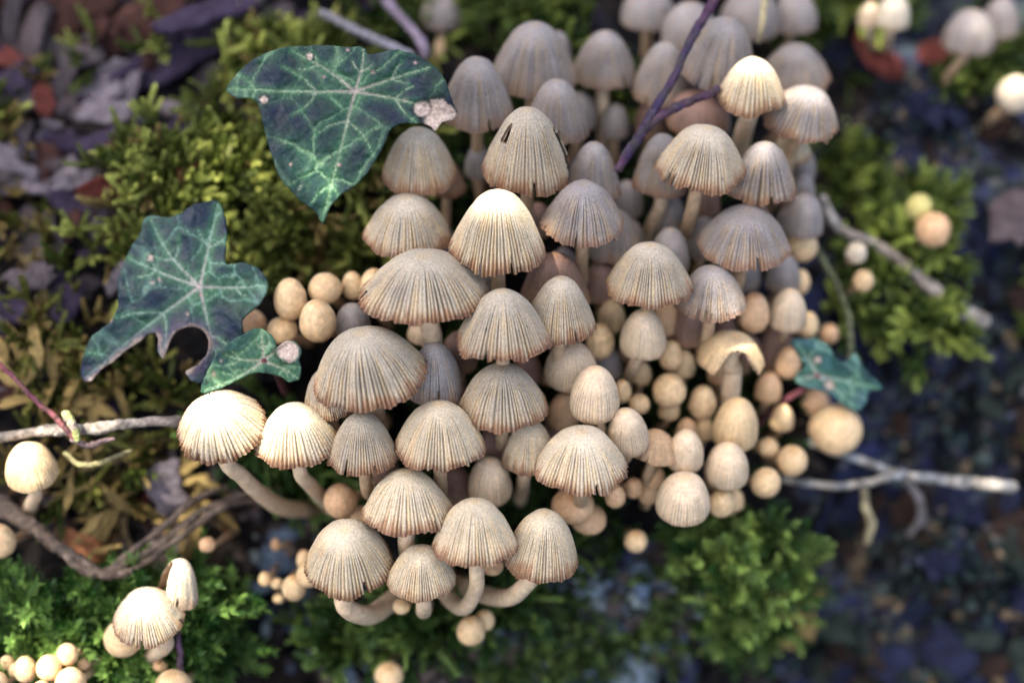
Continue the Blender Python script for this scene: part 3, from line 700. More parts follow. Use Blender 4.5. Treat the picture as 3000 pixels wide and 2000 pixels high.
# ---------------------------------------------------------------- ivy leaves
def seg_dist(P, A, B):
    """distance of points P (m,2) to segments A,B (k,2); returns (m,k) distance and parameter"""
    d = B - A; L2 = (d ** 2).sum(1) + 1e-9
    t = np.clip(((P[:, None] - A[None]) * d[None]).sum(2) / L2[None], 0, 1)
    q = A[None] + t[..., None] * d[None]
    return np.sqrt(((P[:, None] - q) ** 2).sum(2)), t


def ivy_leaf(outline, centre, tips, n0, tilt, label, seed, dead=(), dead_edge=None, lamina=(0.005, 0.012, 0.022), vein=(0.20, 0.34, 0.18), step=5.0, curl=0.10, spots=0, petiole=None):
    rs = np.random.default_rng(seed)
    O = np.array(outline, float) * VS; C0 = np.array(centre, float) * VS; TP = np.array(tips, float) * VS
    B = catmull(O, 5, True)
    B = B + rs.normal(0, 0.8, B.shape)
    lo, hi = B.min(0), B.max(0)
    gx, gy = np.meshgrid(np.arange(lo[0], hi[0], step), np.arange(lo[1], hi[1], step))
    G = np.stack([gx.ravel(), gy.ravel()], 1) + rs.uniform(-.3, .3, (gx.size, 2)) * step
    # inside test
    x, y = G[:, 0], G[:, 1]; ins = np.zeros(len(G), bool)
    dmin = np.full(len(G), 1e9)
    n_b = len(B)
    for i in range(n_b):
        x1, y1 = B[i]; x2, y2 = B[(i + 1) % n_b]
        c = ((y1 > y) != (y2 > y)) & (x < (x2 - x1) * (y - y1) / (y2 - y1 + 1e-12) + x1)
        ins ^= c
    dm, _ = seg_dist(G, B, np.roll(B, -1, 0)); dmin = dm.min(1)
    G = G[ins & (dmin > step * 0.5)]
    P = np.concatenate([B, G])
    res = delaunay_2d_cdt([Vector(p) for p in P], [], [list(range(n_b))], 1, 1e-4)
    P = np.array([[v.x, v.y] for v in res[0]]); F = np.array([f[:] for f in res[2] if len(f) == 3])
    # veins
    SA, SB, SW = [], [], []
    for tp in TP:
        mid = (C0 + tp) / 2 + rs.normal(0, 6, 2)
        line = catmull([C0, mid, tp], 8)
        L = np.linalg.norm(tp - C0)
        for i in range(len(line) - 1):
            SA.append(line[i]); SB.append(line[i + 1]); SW.append(4.2 * (1 - 0.72 * i / len(line)))
        k = max(1, int(L / 150))
        for j in range(k):
            f = (j + 0.6 + 0.3 * rs.random()) / (k + 0.4)
            p = line[int(f * (len(line) - 1))]; d = (tp - C0) / L
            for sgn in (-1, 1):
                an = sgn * math.radians(rs.uniform(38, 62)); dv = np.array([d[0] * math.cos(an) - d[1] * math.sin(an), d[0] * math.sin(an) + d[1] * math.cos(an)])
                ll = rs.uniform(0.22, 0.36) * L * (1.1 - 0.6 * f)
                q1 = p + dv * ll * 0.55; a2 = an * -0.35
                dv2 = np.array([dv[0] * math.cos(a2) - dv[1] * math.sin(a2), dv[0] * math.sin(a2) + dv[1] * math.cos(a2)])
                q2 = q1 + dv2 * ll * 0.6
                ln = catmull([p, q1, q2], 4)
                for i in range(len(ln) - 1):
                    SA.append(ln[i]); SB.append(ln[i + 1]); SW.append(2.1 * (1 - 0.6 * i / len(ln)))
    SA, SB, SW = np.array(SA), np.array(SB), np.array(SW)
    d, _ = seg_dist(P, SA, SB)
    vline = np.clip((SW[None] * 1.6 - d) / (SW[None] * 1.2), 0, 1).max(1)
    halo = np.exp(-(d / (SW[None] * 5.6)) ** 1.5).max(1)
    size = np.sqrt((hi - lo).prod())
    ns = int(np.clip((hi - lo).prod() / 112 ** 2, 10, 50))
    S = lo + rs.random((ns, 2)) * (hi - lo)
    PW = P + 26 * np.stack([fbm(P[:, 0] / 45, P[:, 1] / 45, seed + 7) - .47, fbm(P[:, 0] / 45 + 9, P[:, 1] / 45, seed + 8) - .47], 1)
    ds = np.sort(np.sqrt(((PW[:, None] - S[None]) ** 2).sum(2)), 1)
    vor = ds[:, 1] - ds[:, 0]
    var = sstep(0.30, 0.62, fbm(P[:, 0] / 130 + 3, P[:, 1] / 130, seed + 12)); ret = np.clip(1 - vor / 7.0, 0, 1) * (0.34 + 0.55 * var); rhalo = np.exp(-(vor / 34.0) ** 1.4) * (0.45 + 0.55 * var)
    fine = fbm(P[:, 0] / 16, P[:, 1] / 16, seed); big = fbm(P[:, 0] / 80, P[:, 1] / 80, seed + 4)
    lam = np.array(lamina) * (0.55 + 0.9 * fine)[:, None]
    lam = lam + (np.array([0.012, 0.034, 0.02]) - lam) * (sstep(0.35, 0.7, fbm(P[:, 0] / 34, P[:, 1] / 34, seed + 20)) * 0.6)[:, None]
    lam = lam + (np.array([0.010, 0.010, 0.04]) - lam) * (sstep(0.4, 0.65, big) * 0.55)[:, None]
    green = np.array([0.04, 0.115, 0.055]); vn = np.array(vein)
    col = lam + (green - lam) * np.clip(0.85 * halo + 0.65 * rhalo * (0.4 + fine), 0, 1)[:, None]
    v = np.clip(np.maximum(vline, ret), 0, 1)
    col = col + (vn - col) * (v * 0.78)[:, None]
    rc = np.sqrt(((P - C0) ** 2).sum(1))
    pk = vline * np.exp(-rc / (0.22 * size)); col = col + (np.array([0.42, 0.27, 0.27]) - col) * (pk * 0.7)[:, None]
    tan = np.array([0.44, 0.34, 0.27])
    for (sx, sy, sr) in dead:
        dd = np.sqrt(((P - np.array([sx, sy]) * VS) ** 2).sum(1)) / (sr * VS) + 0.5 * (fine - .47)
        k = 1 - sstep(0.75, 1.0, dd); ringd = np.exp(-((dd - 1.1) / 0.16) ** 2)
        col = col * (1 - 0.6 * ringd[:, None]) + (tan * (0.7 + 0.6 * fine)[:, None] - col) * k[:, None]
    if dead_edge is not None:
        E = np.array(dead_edge, float) * VS; de, _ = seg_dist(P, E[:-1], E[1:]); de = de.min(1) + 14 * (fine - .5)
        de = de + 22 * (fbm(P[:, 0] / 28, P[:, 1] / 28, seed + 30) - .42); k = 1 - sstep(3, 15, de); k2 = 1 - sstep(12, 46, de)
        col = col + (np.array([0.06, 0.035, 0.08]) - col) * (k2 * 0.6)[:, None]
        col = col + (np.array([0.24, 0.18, 0.14]) * (0.6 + 0.6 * fine)[:, None] - col) * k[:, None]
    for _ in range(spots):
        p = P[rs.integers(len(P))]; dd = np.sqrt(((P - p) ** 2).sum(1)); k = 1 - sstep(2.5, 6.5, dd + 3 * (fine - .5)); col = col + (np.array([0.35, 0.24, 0.2]) - col) * k[:, None]
    # shape: dished between the veins, waved towards the edge, tilted
    rel = (P - C0) / KPX
    md, _ = seg_dist(P, np.repeat(C0[None], len(TP), 0), TP)
    md = md.min(1) / KPX
    nn = n0 + tilt[0] * rel[:, 0] - tilt[1] * rel[:, 1] + curl * np.minimum(md, 1) * 1.6 - curl * 0.22 * (rel ** 2).sum(1) + 0.10 * (fbm(rel[:, 0] * 1.1 + seed, rel[:, 1] * 1.1, seed) - .47) * 2
    nn = nn + 0.05 * (fbm(rel[:, 0] * 3 + seed, rel[:, 1] * 3, seed + 3) - .47) * 2 + 0.022 * (1 - v) + 0.03 * (fine - .5)
    s = (DIST - nn) / DIST / KPX
    Q = np.stack([(P[:, 0] - 1500) * s, (1000 - P[:, 1]) * s, nn], 1)
    c3 = ab(C0[0], C0[1], n0)
    pet = petiole if petiole else [(C0[0] + 30, C0[1] + 25, n0 - 0.5), (C0[0] + 60, C0[1] + 90, n0 - 1.6)]
    pts = [c3 + [0, 0, -0.03]] + [ab(*p) for p in pet]
    gl = on_ground(pet[-1][0], pet[-1][1]); 
    if pts[-1][2] > gl[2]: pts.append(gl - [0, 0, 0.2])
    o = thing('ivy_leaf', to_world(pts[-1]), label, 'leaf')
    bw = to_world(pts[-1])
    F = F[:, ::-1] if np.cross(*(Q[F[0, 1:]] - Q[F[0, 0]]))[2] < 0 else F
    lf = link('blade', mesh_data('blade', to_world(Q) - bw, F, M_IVY, col), o)
    so = lf.modifiers.new('thickness', 'SOLIDIFY'); so.thickness = 0.025 * U; so.offset = -1
    tv, tf, tt = tube(catmull(pts, 5), 0.045, 8)
    link('petiole', mesh_data('petiole', to_world(tv) - bw, tf, M_TWIG, np.tile([0.22, 0.07, 0.08], (len(tv), 1))), o)
    return o


ivy_leaf([(520, 205), (535, 180), (565, 150), (605, 125), (650, 110), (700, 106), (745, 104), (790, 108), (832, 108), (845, 125), (870, 122), (905, 115), (950, 124), (995, 150), (1018, 178), (1030, 205), (1040, 235),
          (1050, 258), (1040, 274), (1015, 282), (1002, 300), (990, 292), (975, 285), (950, 284), (925, 284), (898, 296), (885, 325), (868, 360), (842, 398), (812, 428), (778, 452), (755, 480), (742, 514),
          (728, 490), (705, 472), (680, 452), (658, 425), (640, 400), (625, 360), (612, 320), (603, 280), (592, 240), (575, 226), (545, 225), (528, 217)],
         (815, 210), [(528, 203), (740, 505), (1042, 262), (668, 116), (835, 112), (985, 155)], -0.45, (0.05, 0.10),
         'large glossy dark green ivy leaf with pale net of veins and one browned tip', 11, dead=[(1010, 268, 42), (968, 250, 20), (712, 131, 9), (606, 230, 10)], spots=8, curl=0.10)
ivy_leaf([(440, 473), (470, 464), (497, 461), (512, 485), (520, 530), (517, 575), (518, 604), (535, 607), (560, 604), (595, 620), (614, 648), (606, 685), (578, 712), (556, 735), (557, 765), (552, 800), (530, 840), (500, 868), (472, 880),
          (440, 874), (428, 852), (452, 838), (475, 812), (478, 778), (462, 756), (436, 750), (408, 760), (388, 785), (376, 822), (362, 806), (362, 772), (345, 764), (318, 786), (285, 806), (262, 828), (230, 850), (205, 876), (186, 862),
          (192, 815), (212, 772), (250, 742), (272, 702), (268, 655), (282, 608), (298, 572), (322, 535), (330, 505), (345, 496), (385, 500), (415, 490)],
         (458, 658), [(500, 468), (608, 655), (200, 862), (345, 505), (505, 850), (290, 590)], -0.80, (0.10, -0.05),
         'torn bluish ivy leaf with a bitten lower edge rimmed in grey-brown', 23, dead_edge=[(428, 852), (475, 812), (478, 778), (462, 756), (436, 750), (408, 760), (388, 785), (376, 822), (362, 772), (318, 786), (262, 828), (205, 876)],
         lamina=(0.006, 0.012, 0.032), vein=(0.19, 0.34, 0.25), spots=6, curl=0.13, dead=[(345, 592, 8)])
ivy_leaf([(463, 902), (470, 868), (488, 832), (512, 800), (545, 775), (588, 754), (615, 764), (632, 785), (638, 800), (655, 784), (678, 786), (692, 806), (686, 826), (691, 848), (684, 870), (665, 876), (638, 862), (605, 855), (575, 858), (545, 872), (510, 890)],
         (606, 828), [(470, 895), (600, 758), (685, 868), (515, 815), (665, 790)], -0.30, (0.0, 0.12),
         'small pale green ivy leaf with a round grey-brown dead spot, before the torn leaf', 37, dead=[(662, 806, 27)], lamina=(0.035, 0.095, 0.07), vein=(0.20, 0.33, 0.17), spots=2, curl=0.16)
ivy_leaf([(1818, 784), (1845, 778), (1875, 779), (1902, 793), (1918, 820), (1938, 834), (1952, 822), (1965, 812), (1980, 838), (1998, 862), (2028, 892), (1998, 898), (1986, 930), (1968, 944), (1945, 935), (1920, 914), (1890, 898), (1855, 890), (1828, 876), (1832, 856), (1850, 842), (1838, 822)],
         (1878, 862), [(1962, 936), (1832, 868), (1830, 788), (2015, 890)], -2.3, (-0.12, 0.15),
         'small blurred teal ivy leaf with two brown spots beside the largest cream button', 41, dead=[(1878, 826, 9), (1906, 884, 12)], lamina=(0.05, 0.12, 0.14), vein=(0.24, 0.42, 0.32), curl=0.12,
         petiole=[(1850 * VS, 890 * VS, -2.5), (1795 * VS, 925 * VS, -2.8), (1740 * VS, 975 * VS, -3.2)])



# ---------------------------------------------------------------- twigs, stalks and roots
def twig(name, branches, col, label, cat, seed, group=None, col2=None, rough=0.16, knots=True):
    """branches: list of (points, widths); points (x, y, n) in view pixels, n None = lying on the ground"""
    rs = np.random.default_rng(seed)
    o = None
    for bi, (pts, wd) in enumerate(branches):
        P3 = []
        for p in pts:
            n = p[2] if len(p) > 2 and p[2] is not None else None
            P3.append(ab(p[0] * VS, p[1] * VS, n) if n is not None else on_ground(p[0] * VS, p[1] * VS, 0.12))
        path = catmull(P3, 8)
        m = len(path)
        path = path + np.cumsum(rs.normal(0, 0.006, (m, 3)), 0) * np.sin(np.linspace(0, np.pi, m))[:, None]
        w = np.interp(np.linspace(0, 1, m), np.linspace(0, 1, len(wd)), wd) * VS / 2 / KPX * (DIST - path[:, 2]) / DIST
        if knots:
            for _ in range(max(1, m // 14)):
                k = rs.integers(2, m - 2); w = w * (1 + 0.22 * np.exp(-((np.arange(m) - k) / 1.3) ** 2))
        V, F, t = tube(path, w, 14, rough, seed + bi)
        c1 = np.array(col); c2 = np.array(col2 if col2 is not None else col)
        mixf = vnoise(t * 9 + seed, V[:, 0] * 3, seed)
        C = c1 + (c2 - c1) * sstep(0.35, 0.65, mixf)[:, None]
        if o is None:
            bw = to_world(path[0]); o = thing(name, bw, label, cat, group)
        link('main_stem' if bi == 0 else 'side_stem', mesh_data(name, to_world(V) - bw, F, M_TWIG, C), o)
    return o


twig('twig', [([(-60, 1012, -1.05), (0, 1003, -1.0), (90, 990, -.98), (160, 986, -.97), (235, 982, -.95), (320, 972, -.93), (415, 970, -.95), (500, 968, -1.2)], [22, 23, 22, 25, 26, 22, 22, 20])],
     (0.42, 0.36, 0.29), 'pale grey woody twig running to the shell-like sunlit cap', 'twig', 3, col2=(0.30, 0.25, 0.2))
twig('leaf_stalk', [([(-30, 808, -1.0), (30, 865, -.9), (90, 920, -.82), (140, 968, -.8), (172, 1004, -.85)], [10, 11, 12, 14, 16])], (0.24, 0.07, 0.075), 'slender wine-red leaf stalk joining the pale grey twig', 'stalk', 5, col2=(0.17, 0.05, 0.07), knots=False)
twig('bud', [([(178, 1010, -.75), (168, 985, -.7), (154, 958, -.72), (148, 948, -.75)], [14, 20, 22, 12])], (0.42, 0.45, 0.16), 'pale yellow-green bud at the foot of the wine-red stalk', 'bud', 6, col2=(0.45, 0.36, 0.3), knots=False)
twig('twig', [([(165, 1010, -.85), (200, 1020, -.85), (235, 1016, -.9), (262, 1008, -.95)], [12, 14, 13, 8])], (0.20, 0.13, 0.13), 'short dark twiglet beside the yellow-green bud', 'twig', 7)
twig('forked_twig', [([(1668, -40, -1.5), (1630, 20, -1.4), (1588, 95, -1.3), (1545, 185, -1.15), (1500, 270, -1.0), (1460, 330, -.95), (1420, 388, -1.0)], [20, 20, 19, 19, 22, 24, 20]),
                     ([(1478, 302, -1.0), (1515, 268, -1.0), (1560, 240, -1.05), (1605, 222, -1.1), (1648, 205, -1.15)], [20, 20, 19, 18, 20])],
     (0.035, 0.022, 0.06), 'forked dark purple twig crossing the top of the clump', 'twig', 9, col2=(0.08, 0.03, 0.07))
twig('forked_twig', [([(2325, 1118, -3.0), (2240, 1108, -3.0), (2150, 1096, -3.1), (2060, 1080, -3.2), (1985, 1052, -3.3), (1915, 1030, -3.4), (1840, 1005, -3.6)], [32, 27, 24, 22, 20, 18, 16]),
                     ([(2080, 1086, -3.15), (2010, 1100, -3.1), (1930, 1108, -3.1), (1860, 1106, -3.2), (1800, 1100, -3.4)], [18, 19, 18, 16, 14])],
     (0.42, 0.38, 0.31), 'forked bleached white twig pointing away from the cream buttons', 'twig', 10, col2=(0.26, 0.28, 0.28))
twig('twig', [([(1890, 455, -3.2), (1912, 505, -3.3), (1950, 540, -3.4), (2020, 572, -3.5), (2090, 625, -3.6), (2150, 675, -3.7), (2205, 712, -3.8), (2260, 738, -3.9)], [20, 22, 22, 24, 26, 32, 36, 34])],
     (0.40, 0.33, 0.26), 'curved tan twig leading away from the clump over moss', 'twig', 12, col2=(0.5, 0.46, 0.4))
twig('stalk', [([(1870, 560, -3.2), (1905, 630, -3.2), (1932, 700, -3.2), (1945, 770, -3.1), (1950, 835, -3.1)], [12, 14, 14, 14, 16])], (0.16, 0.18, 0.09), 'thin green-grey stalk behind the small teal ivy leaf', 'stalk', 13, knots=False)
twig('twig', [([(740, 30, -3.4), (800, 62, -3.3), (870, 96, -3.2), (945, 126, -3.2)], [18, 20, 20, 16])], (0.30, 0.29, 0.32), 'pale grey twig behind the top edge of the big ivy leaf', 'twig', 14)
twig('twig', [([(868, -20, -3.6), (905, 25, -3.5), (945, 70, -3.4), (968, 105, -3.3), (975, 130, -3.3)], [22, 20, 20, 24, 20])], (0.24, 0.19, 0.24), 'purplish crooked twig slanting down behind the big ivy leaf', 'twig', 15)
twig('straw', [([(1764, -30, -2.6), (1756, 20, -2.5), (1748, 60, -2.4), (1742, 98, -2.4)], [16, 15, 14, 10])], (0.45, 0.38, 0.2), 'upright yellow straw between blurred mauve domes', 'straw', 16, knots=False)
twig('root', [([(-40, 1140, -1.9), (40, 1185, -1.75), (100, 1225, -1.6), (150, 1262, -1.5), (195, 1295, -1.45), (250, 1300, -1.55), (330, 1262, -1.7), (400, 1210, -1.85), (470, 1165, -2.0), (560, 1132, -2.2), (640, 1118, -2.5)], [34, 38, 34, 30, 24, 20, 17, 15, 14, 12, 11]),
              ([(180, 1280, -1.5), (240, 1318, -1.45), (300, 1308, -1.5), (370, 1262, -1.65), (440, 1208, -1.8), (520, 1160, -2.0), (600, 1150, -2.3)], [22, 20, 18, 16, 16, 14, 12]),
              ([(260, 1300, -1.6), (330, 1240, -1.7), (390, 1185, -1.8), (450, 1140, -2.0), (520, 1118, -2.3)], [14, 16, 14, 14, 10])],
     (0.12, 0.085, 0.06), 'gnarled brown root looping through the moss below the pale twig', 'root', 17, col2=(0.19, 0.14, 0.10), rough=0.25)
twig('dry_stalk', [([(416, 1165), (412, 1215), (408, 1262)], [13, 15, 13])], (0.22, 0.18, 0.18), 'upright grey stalk of a pair behind the torn half cap', 'stalk', 18, group='pair of grey stalks', knots=False)
twig('dry_stalk', [([(457, 1165), (452, 1210), (446, 1248)], [11, 12, 11])], (0.22, 0.18, 0.18), 'upright grey stalk of a pair behind the torn half cap', 'stalk', 19, group='pair of grey stalks', knots=False)
twig('stalk', [([(408, 1440, -1.3), (412, 1490, -1.3), (418, 1540, -1.2), (420, 1590, -1.3)], [12, 14, 15, 15])], (0.18, 0.10, 0.15), 'thin purple stalk between the pale ridged cap and a cream button', 'stalk', 20, knots=False)
twig('twig', [([(1985, 1125, -3.3), (1990, 1165, -3.3), (1998, 1200, -3.4), (1992, 1245, -3.6)], [18, 20, 22, 16])], (0.42, 0.36, 0.2), 'yellowish twiglet hanging under the forked bleached twig', 'twig', 22, knots=False)
twig('twig', [([(2080, 1105, -3.6), (2110, 1140, -3.7), (2112, 1185, -3.9), (2085, 1230, -4.2)], [18, 20, 20, 14])], (0.22, 0.2, 0.2), 'grey hooked twiglet hanging under the bleached twig', 'twig', 24, knots=False)
twig('twig', [([(2370, 1395), (2330, 1400), (2290, 1412)], [22, 28, 20])], (0.36, 0.25, 0.15), 'blurred ochre twiglet on the blue-grey lichen', 'twig', 26)
twig('rootlet', [([(200, 1080), (260, 1060), (330, 1050), (400, 1062), (470, 1040)], [12, 14, 16, 14, 10])], (0.36, 0.28, 0.12), 'yellowish rootlet under the pale grey twig', 'root', 27)
twig('rootlet', [([(150, 1040, -1.3), (190, 1068, -1.2), (240, 1062, -1.2), (300, 1036, -1.3)], [12, 13, 12, 9])], (0.36, 0.32, 0.14), 'olive curved rootlet below the dark twiglet and bud', 'root', 28, knots=False)
twig('rootlet', [([(330, 1100), (300, 1150), (290, 1210), (310, 1260)], [14, 16, 14, 10])], (0.30, 0.22, 0.10), 'upright ochre rootlet inside the loop of the gnarled root', 'root', 29)
twig('rootlet', [([(600, 1150), (660, 1130), (720, 1128), (760, 1140)], [22, 20, 20, 14])], (0.26, 0.2, 0.17), 'grey-brown rootlet under the long curved mushroom stem', 'root', 30)


# ---------------------------------------------------------------- litter: bark chips and dead leaf scraps
def chip_mesh(seed, kind):
    """unit chip: about 1 long (x), 0.35 wide, thin; torn ends, bent, fibrous ridges along it"""
    rs = np.random.default_rng(seed)
    nx, ny = 14, 6
    x = np.linspace(-.5, .5, nx); y = np.linspace(-1, 1, ny)
    X, Y = np.meshgrid(x, y, indexing='ij')
    wdt = 0.17 * (1 - 0.75 * np.abs(2 * x) ** rs.uniform(2, 5)) * (0.8 + 0.5 * vnoise(x * 6 + seed, x * 0, seed)) if kind == 'leaf' else 0.16 * (0.75 + 0.6 * vnoise(x * 5 + seed, x * 0, seed)) * (1 - 0.35 * np.abs(2 * x) ** 6)
    XX = X + (rs.random(ny) - .5)[None] * 0.22 * np.abs(2 * X) ** 3 * np.sign(X) * np.sign(X)
    YY = Y * wdt[:, None] + 0.12 * (vnoise(x * 2, x * 0, seed + 1) - .5)[:, None]
    bend = rs.uniform(0.05, 0.35) if kind == 'leaf' else rs.uniform(0, 0.12)
    ZZ = -bend * (2 * X) ** 2 * 0.4 + (rs.uniform(.1, .5) * (Y * wdt[:, None]) ** 2 * 6 if kind == 'leaf' else 0) + 0.05 * (fbm(X * 4 + seed, Y * 1.2, seed) - .47) + (0.02 * rs.random(ny)[None] if kind != 'leaf' else 0)
    th = 0.012 if kind == 'leaf' else 0.05
    top = np.stack([XX, YY, ZZ + th], -1).reshape(-1, 3); bot = np.stack([XX, YY, ZZ - th], -1).reshape(-1, 3)
    V = np.concatenate([top, bot]); N = nx * ny
    i = np.arange(N).reshape(nx, ny)
    q = np.stack([i[:-1, :-1].ravel(), i[1:, :-1].ravel(), i[1:, 1:].ravel(), i[:-1, 1:].ravel()], 1)
    edge = np.concatenate([i[:-1, 0], i[-1, :-1], i[:0:-1, -1], i[0, :0:-1]]); en = np.roll(edge, -1)
    F = np.concatenate([q, q[:, ::-1] + N, np.stack([edge, edge + N, en + N, en], 1)])
    return V * U, F


CHIP = {}


def chip(kind, colname, col, px, py, length, ang, label, cat, group, name, tiltv=None, lift=0.15, n=None, width=1.0):
    vi = int(rng.integers(0, 7)); key = (kind, colname, vi)
    if key not in CHIP:
        V, F = chip_mesh(300 + vi * 13 + len(CHIP), kind)
        base = np.array(col); nz = fbm(V[:, 0] * 800, V[:, 1] * 2500, vi, 3)
        CHIP[key] = mesh_data(name, V, F, M_DRY if kind == 'leaf' else M_WOOD, base * (0.6 + 0.85 * nz)[:, None])
    p = on_ground(px, py, lift) if n is None else ab(px, py, n)
    zz = np.array([0, 0, 1.0]) + (np.array(tiltv) if tiltv is not None else rng.normal(0, 0.33, 3)); zz /= np.linalg.norm(zz)
    xx = np.array([math.cos(ang), math.sin(ang), 0]); xx -= zz * (xx @ zz); xx /= np.linalg.norm(xx); yy = np.cross(zz, xx)
    Rm = np.stack([xx, yy, zz]) @ AX
    o = link(name, CHIP[key])
    L = length
    o.matrix_world = Matrix.Translation(Vector(to_world(p))) @ Matrix([[*Rm[:, 0]], [*Rm[:, 1]], [*Rm[:, 2]]]).to_4x4() @ Matrix.Diagonal((L, L * width, L * min(1, width), 1))
    tag(o, label, cat, group)
    return o


PURPLE = (0.035, 0.024, 0.045); GREYW = (0.07, 0.055, 0.058); BROWN = (0.055, 0.024, 0.018); REDB = (0.11, 0.025, 0.018); ORANGE = (0.30, 0.12, 0.05); STRAW = (0.34, 0.24, 0.085); PALEW = (0.14, 0.118, 0.13)
big = [(330, 60, 2.2, 32, BROWN, 'brown', 1.0), (500, 35, 2.0, 30, PURPLE, 'purple', .8), (455, 130, 2.1, 32, PURPLE, 'purple', 1.1), (350, 170, 1.7, 30, PURPLE, 'purple', 1.0), (90, 110, 1.6, 40, GREYW, 'grey', 1.3), (130, 100, 1.2, 55, GREYW, 'grey', 1.2),
       (50, 50, 1.0, 75, GREYW, 'grey', 1.1), (240, 200, 1.0, -38, PALEW, 'pale', 1.6), (180, 255, 1.1, -8, GREYW, 'grey', 1.0), (255, 260, 1.1, -2, PALEW, 'pale', 1.0), (120, 330, 1.2, 10, PURPLE, 'purple', 1.1), (240, 330, 1.0, 20, PURPLE, 'purple', .9),
       (40, 360, 1.2, 70, GREYW, 'grey', 1.0), (160, 200, .9, 60, GREYW, 'grey', 1.2), (30, 430, 1.6, -3, PALEW, 'pale', .7), (130, 530, 1.3, -50, GREYW, 'grey', .8), (190, 420, .9, 15, PALEW, 'pale', 1.2), (420, 300, .9, 60, PURPLE, 'purple', 1.4),
       (180, 470, 1.0, -40, PURPLE, 'purple', 1.2), (700, 60, 1.2, -10, PURPLE, 'purple', 1.3), (620, 55, 1.1, 25, GREYW, 'grey', 1.1), (840, 30, 1.2, 50, PURPLE, 'purple', 1.0), (90, 640, .9, 20, GREYW, 'grey', 1.4), (40, 700, 1.0, -20, PURPLE, 'purple', 1.2),
       (170, 700, .8, 70, PURPLE, 'purple', 1.4), (150, 760, 1.0, -60, GREYW, 'grey', 1.0), (110, 600, .7, 50, PALEW, 'pale', 1.4), (280, 640, .8, 40, PALEW, 'pale', 1.0), (560, 20, 1.6, 30, GREYW, 'grey', 1.2), (200, 30, 1.6, 40, BROWN, 'brown', 1.3), (20, 210, 1.4, 30, PURPLE, 'purple', 1.2)]
LBL = {'purple': 'purplish weathered wood splinter in the litter beyond the moss', 'grey': 'grey weathered wood chip in the litter beyond the moss', 'pale': 'pale bleached wood chip in the litter beyond the moss', 'brown': 'brown bark splinter in the litter beyond the moss'}
for (x, y, L, a, c, cn, wd) in big:
    chip('wood', cn, c, x * VS, y * VS, L * 0.78, math.radians(a), LBL[cn], 'wood chip', cn + ' chips in the litter', 'wood_chip', width=wd, lift=rng.uniform(.15, .5))
for k in range(110):
    x, y = (rng.uniform(-60, 600), rng.uniform(-60, 300)) if k < 72 else (rng.uniform(-60, 260), rng.uniform(300, 1000))
    cn, c = [('purple', PURPLE), ('grey', GREYW), ('pale', PALEW), ('brown', BROWN)][int(rng.integers(0, 4))]
    chip('wood', cn, c, x * VS, y * VS, rng.uniform(.3, .8), rng.uniform(-.6, 1.3), LBL[cn], 'wood chip', cn + ' chips in the litter', 'wood_chip', width=rng.uniform(.8, 1.6), lift=rng.uniform(.05, .3))
# dead leaf scraps that can be told apart
chip('leaf', 'orange', ORANGE, 436 * VS, 395 * VS, 0.75, math.radians(72), 'curled orange-brown leaf scrap standing in the yellow-green moss', 'dead leaf', None, 'leaf_scrap', lift=.35, width=1.0)
chip('leaf', 'redbrown', REDB, 70 * VS, 165 * VS, 0.9, math.radians(-40), 'red leaf scrap among grey wood chips', 'dead leaf', None, 'leaf_scrap', lift=.35)
chip('leaf', 'redbrown', REDB, 118 * VS, 240 * VS, 0.55, math.radians(-70), 'small red leaf scrap next to pale wood chips', 'dead leaf', None, 'leaf_scrap', lift=.35, width=1.4)
chip('leaf', 'redbrown', REDB, 255 * VS, 425 * VS, 0.8, math.radians(20), 'red leaf scrap at the edge between litter and moss', 'dead leaf', None, 'leaf_scrap', lift=.3, width=1.3)
chip('leaf', 'orange', ORANGE, 205 * VS, 1245 * VS, 0.85, math.radians(-22), 'pointed rust-red leaf scrap lying on the gnarled root', 'dead leaf', None, 'leaf_scrap', lift=.4)
chip('leaf', 'redbrown', REDB, 355 * VS, 1130 * VS, 0.6, math.radians(40), 'narrow red scrap near the upright ochre rootlet', 'dead leaf', None, 'leaf_scrap', lift=.2, width=.8)
chip('leaf', 'orange', ORANGE, 625 * VS, 98 * VS, 0.6, math.radians(0), 'orange scrap in the moss above the big ivy leaf', 'dead leaf', None, 'leaf_scrap', lift=.3)
chip('leaf', 'redbrown', REDB, 530 * VS, 560 * VS, 0.7, math.radians(85), 'dark red scrap beside the upper lobe of the torn ivy leaf', 'dead leaf', None, 'leaf_scrap', lift=.3, width=.9)
chip('leaf', 'redbrown', REDB, 2010 * VS, 130 * VS, 1.1, math.radians(-50), 'blurred red leaf beside the dark hollow behind the clump', 'dead leaf', None, 'leaf_scrap', lift=.3)
chip('wood', 'grey', GREYW, 2310 * VS, 500 * VS, 1.0, math.radians(70), 'blurred grey lump of bark beside a dark hollow in the log', 'bark', None, 'bark_chunk', lift=.5, width=2.2)
chip('leaf', 'redbrown', REDB, 2135 * VS, 125 * VS, 0.6, math.radians(10), 'blurred red scrap beside the lilac-grey cap', 'dead leaf', None, 'leaf_scrap', lift=.4, width=1.6)
chip('wood', 'pale', PALEW, 402 * VS, 1105 * VS, 0.75, math.radians(-65), 'grey-green chunk of lichened bark under the pale twig', 'bark', None, 'bark_chunk', lift=.5, width=2.0)
chip('leaf', 'redbrown', REDB, 640 * VS, 1118 * VS, 0.6, math.radians(10), 'dark red scrap under the shell-like sunlit cap', 'dead leaf', None, 'leaf_scrap', lift=.15, width=1.3)
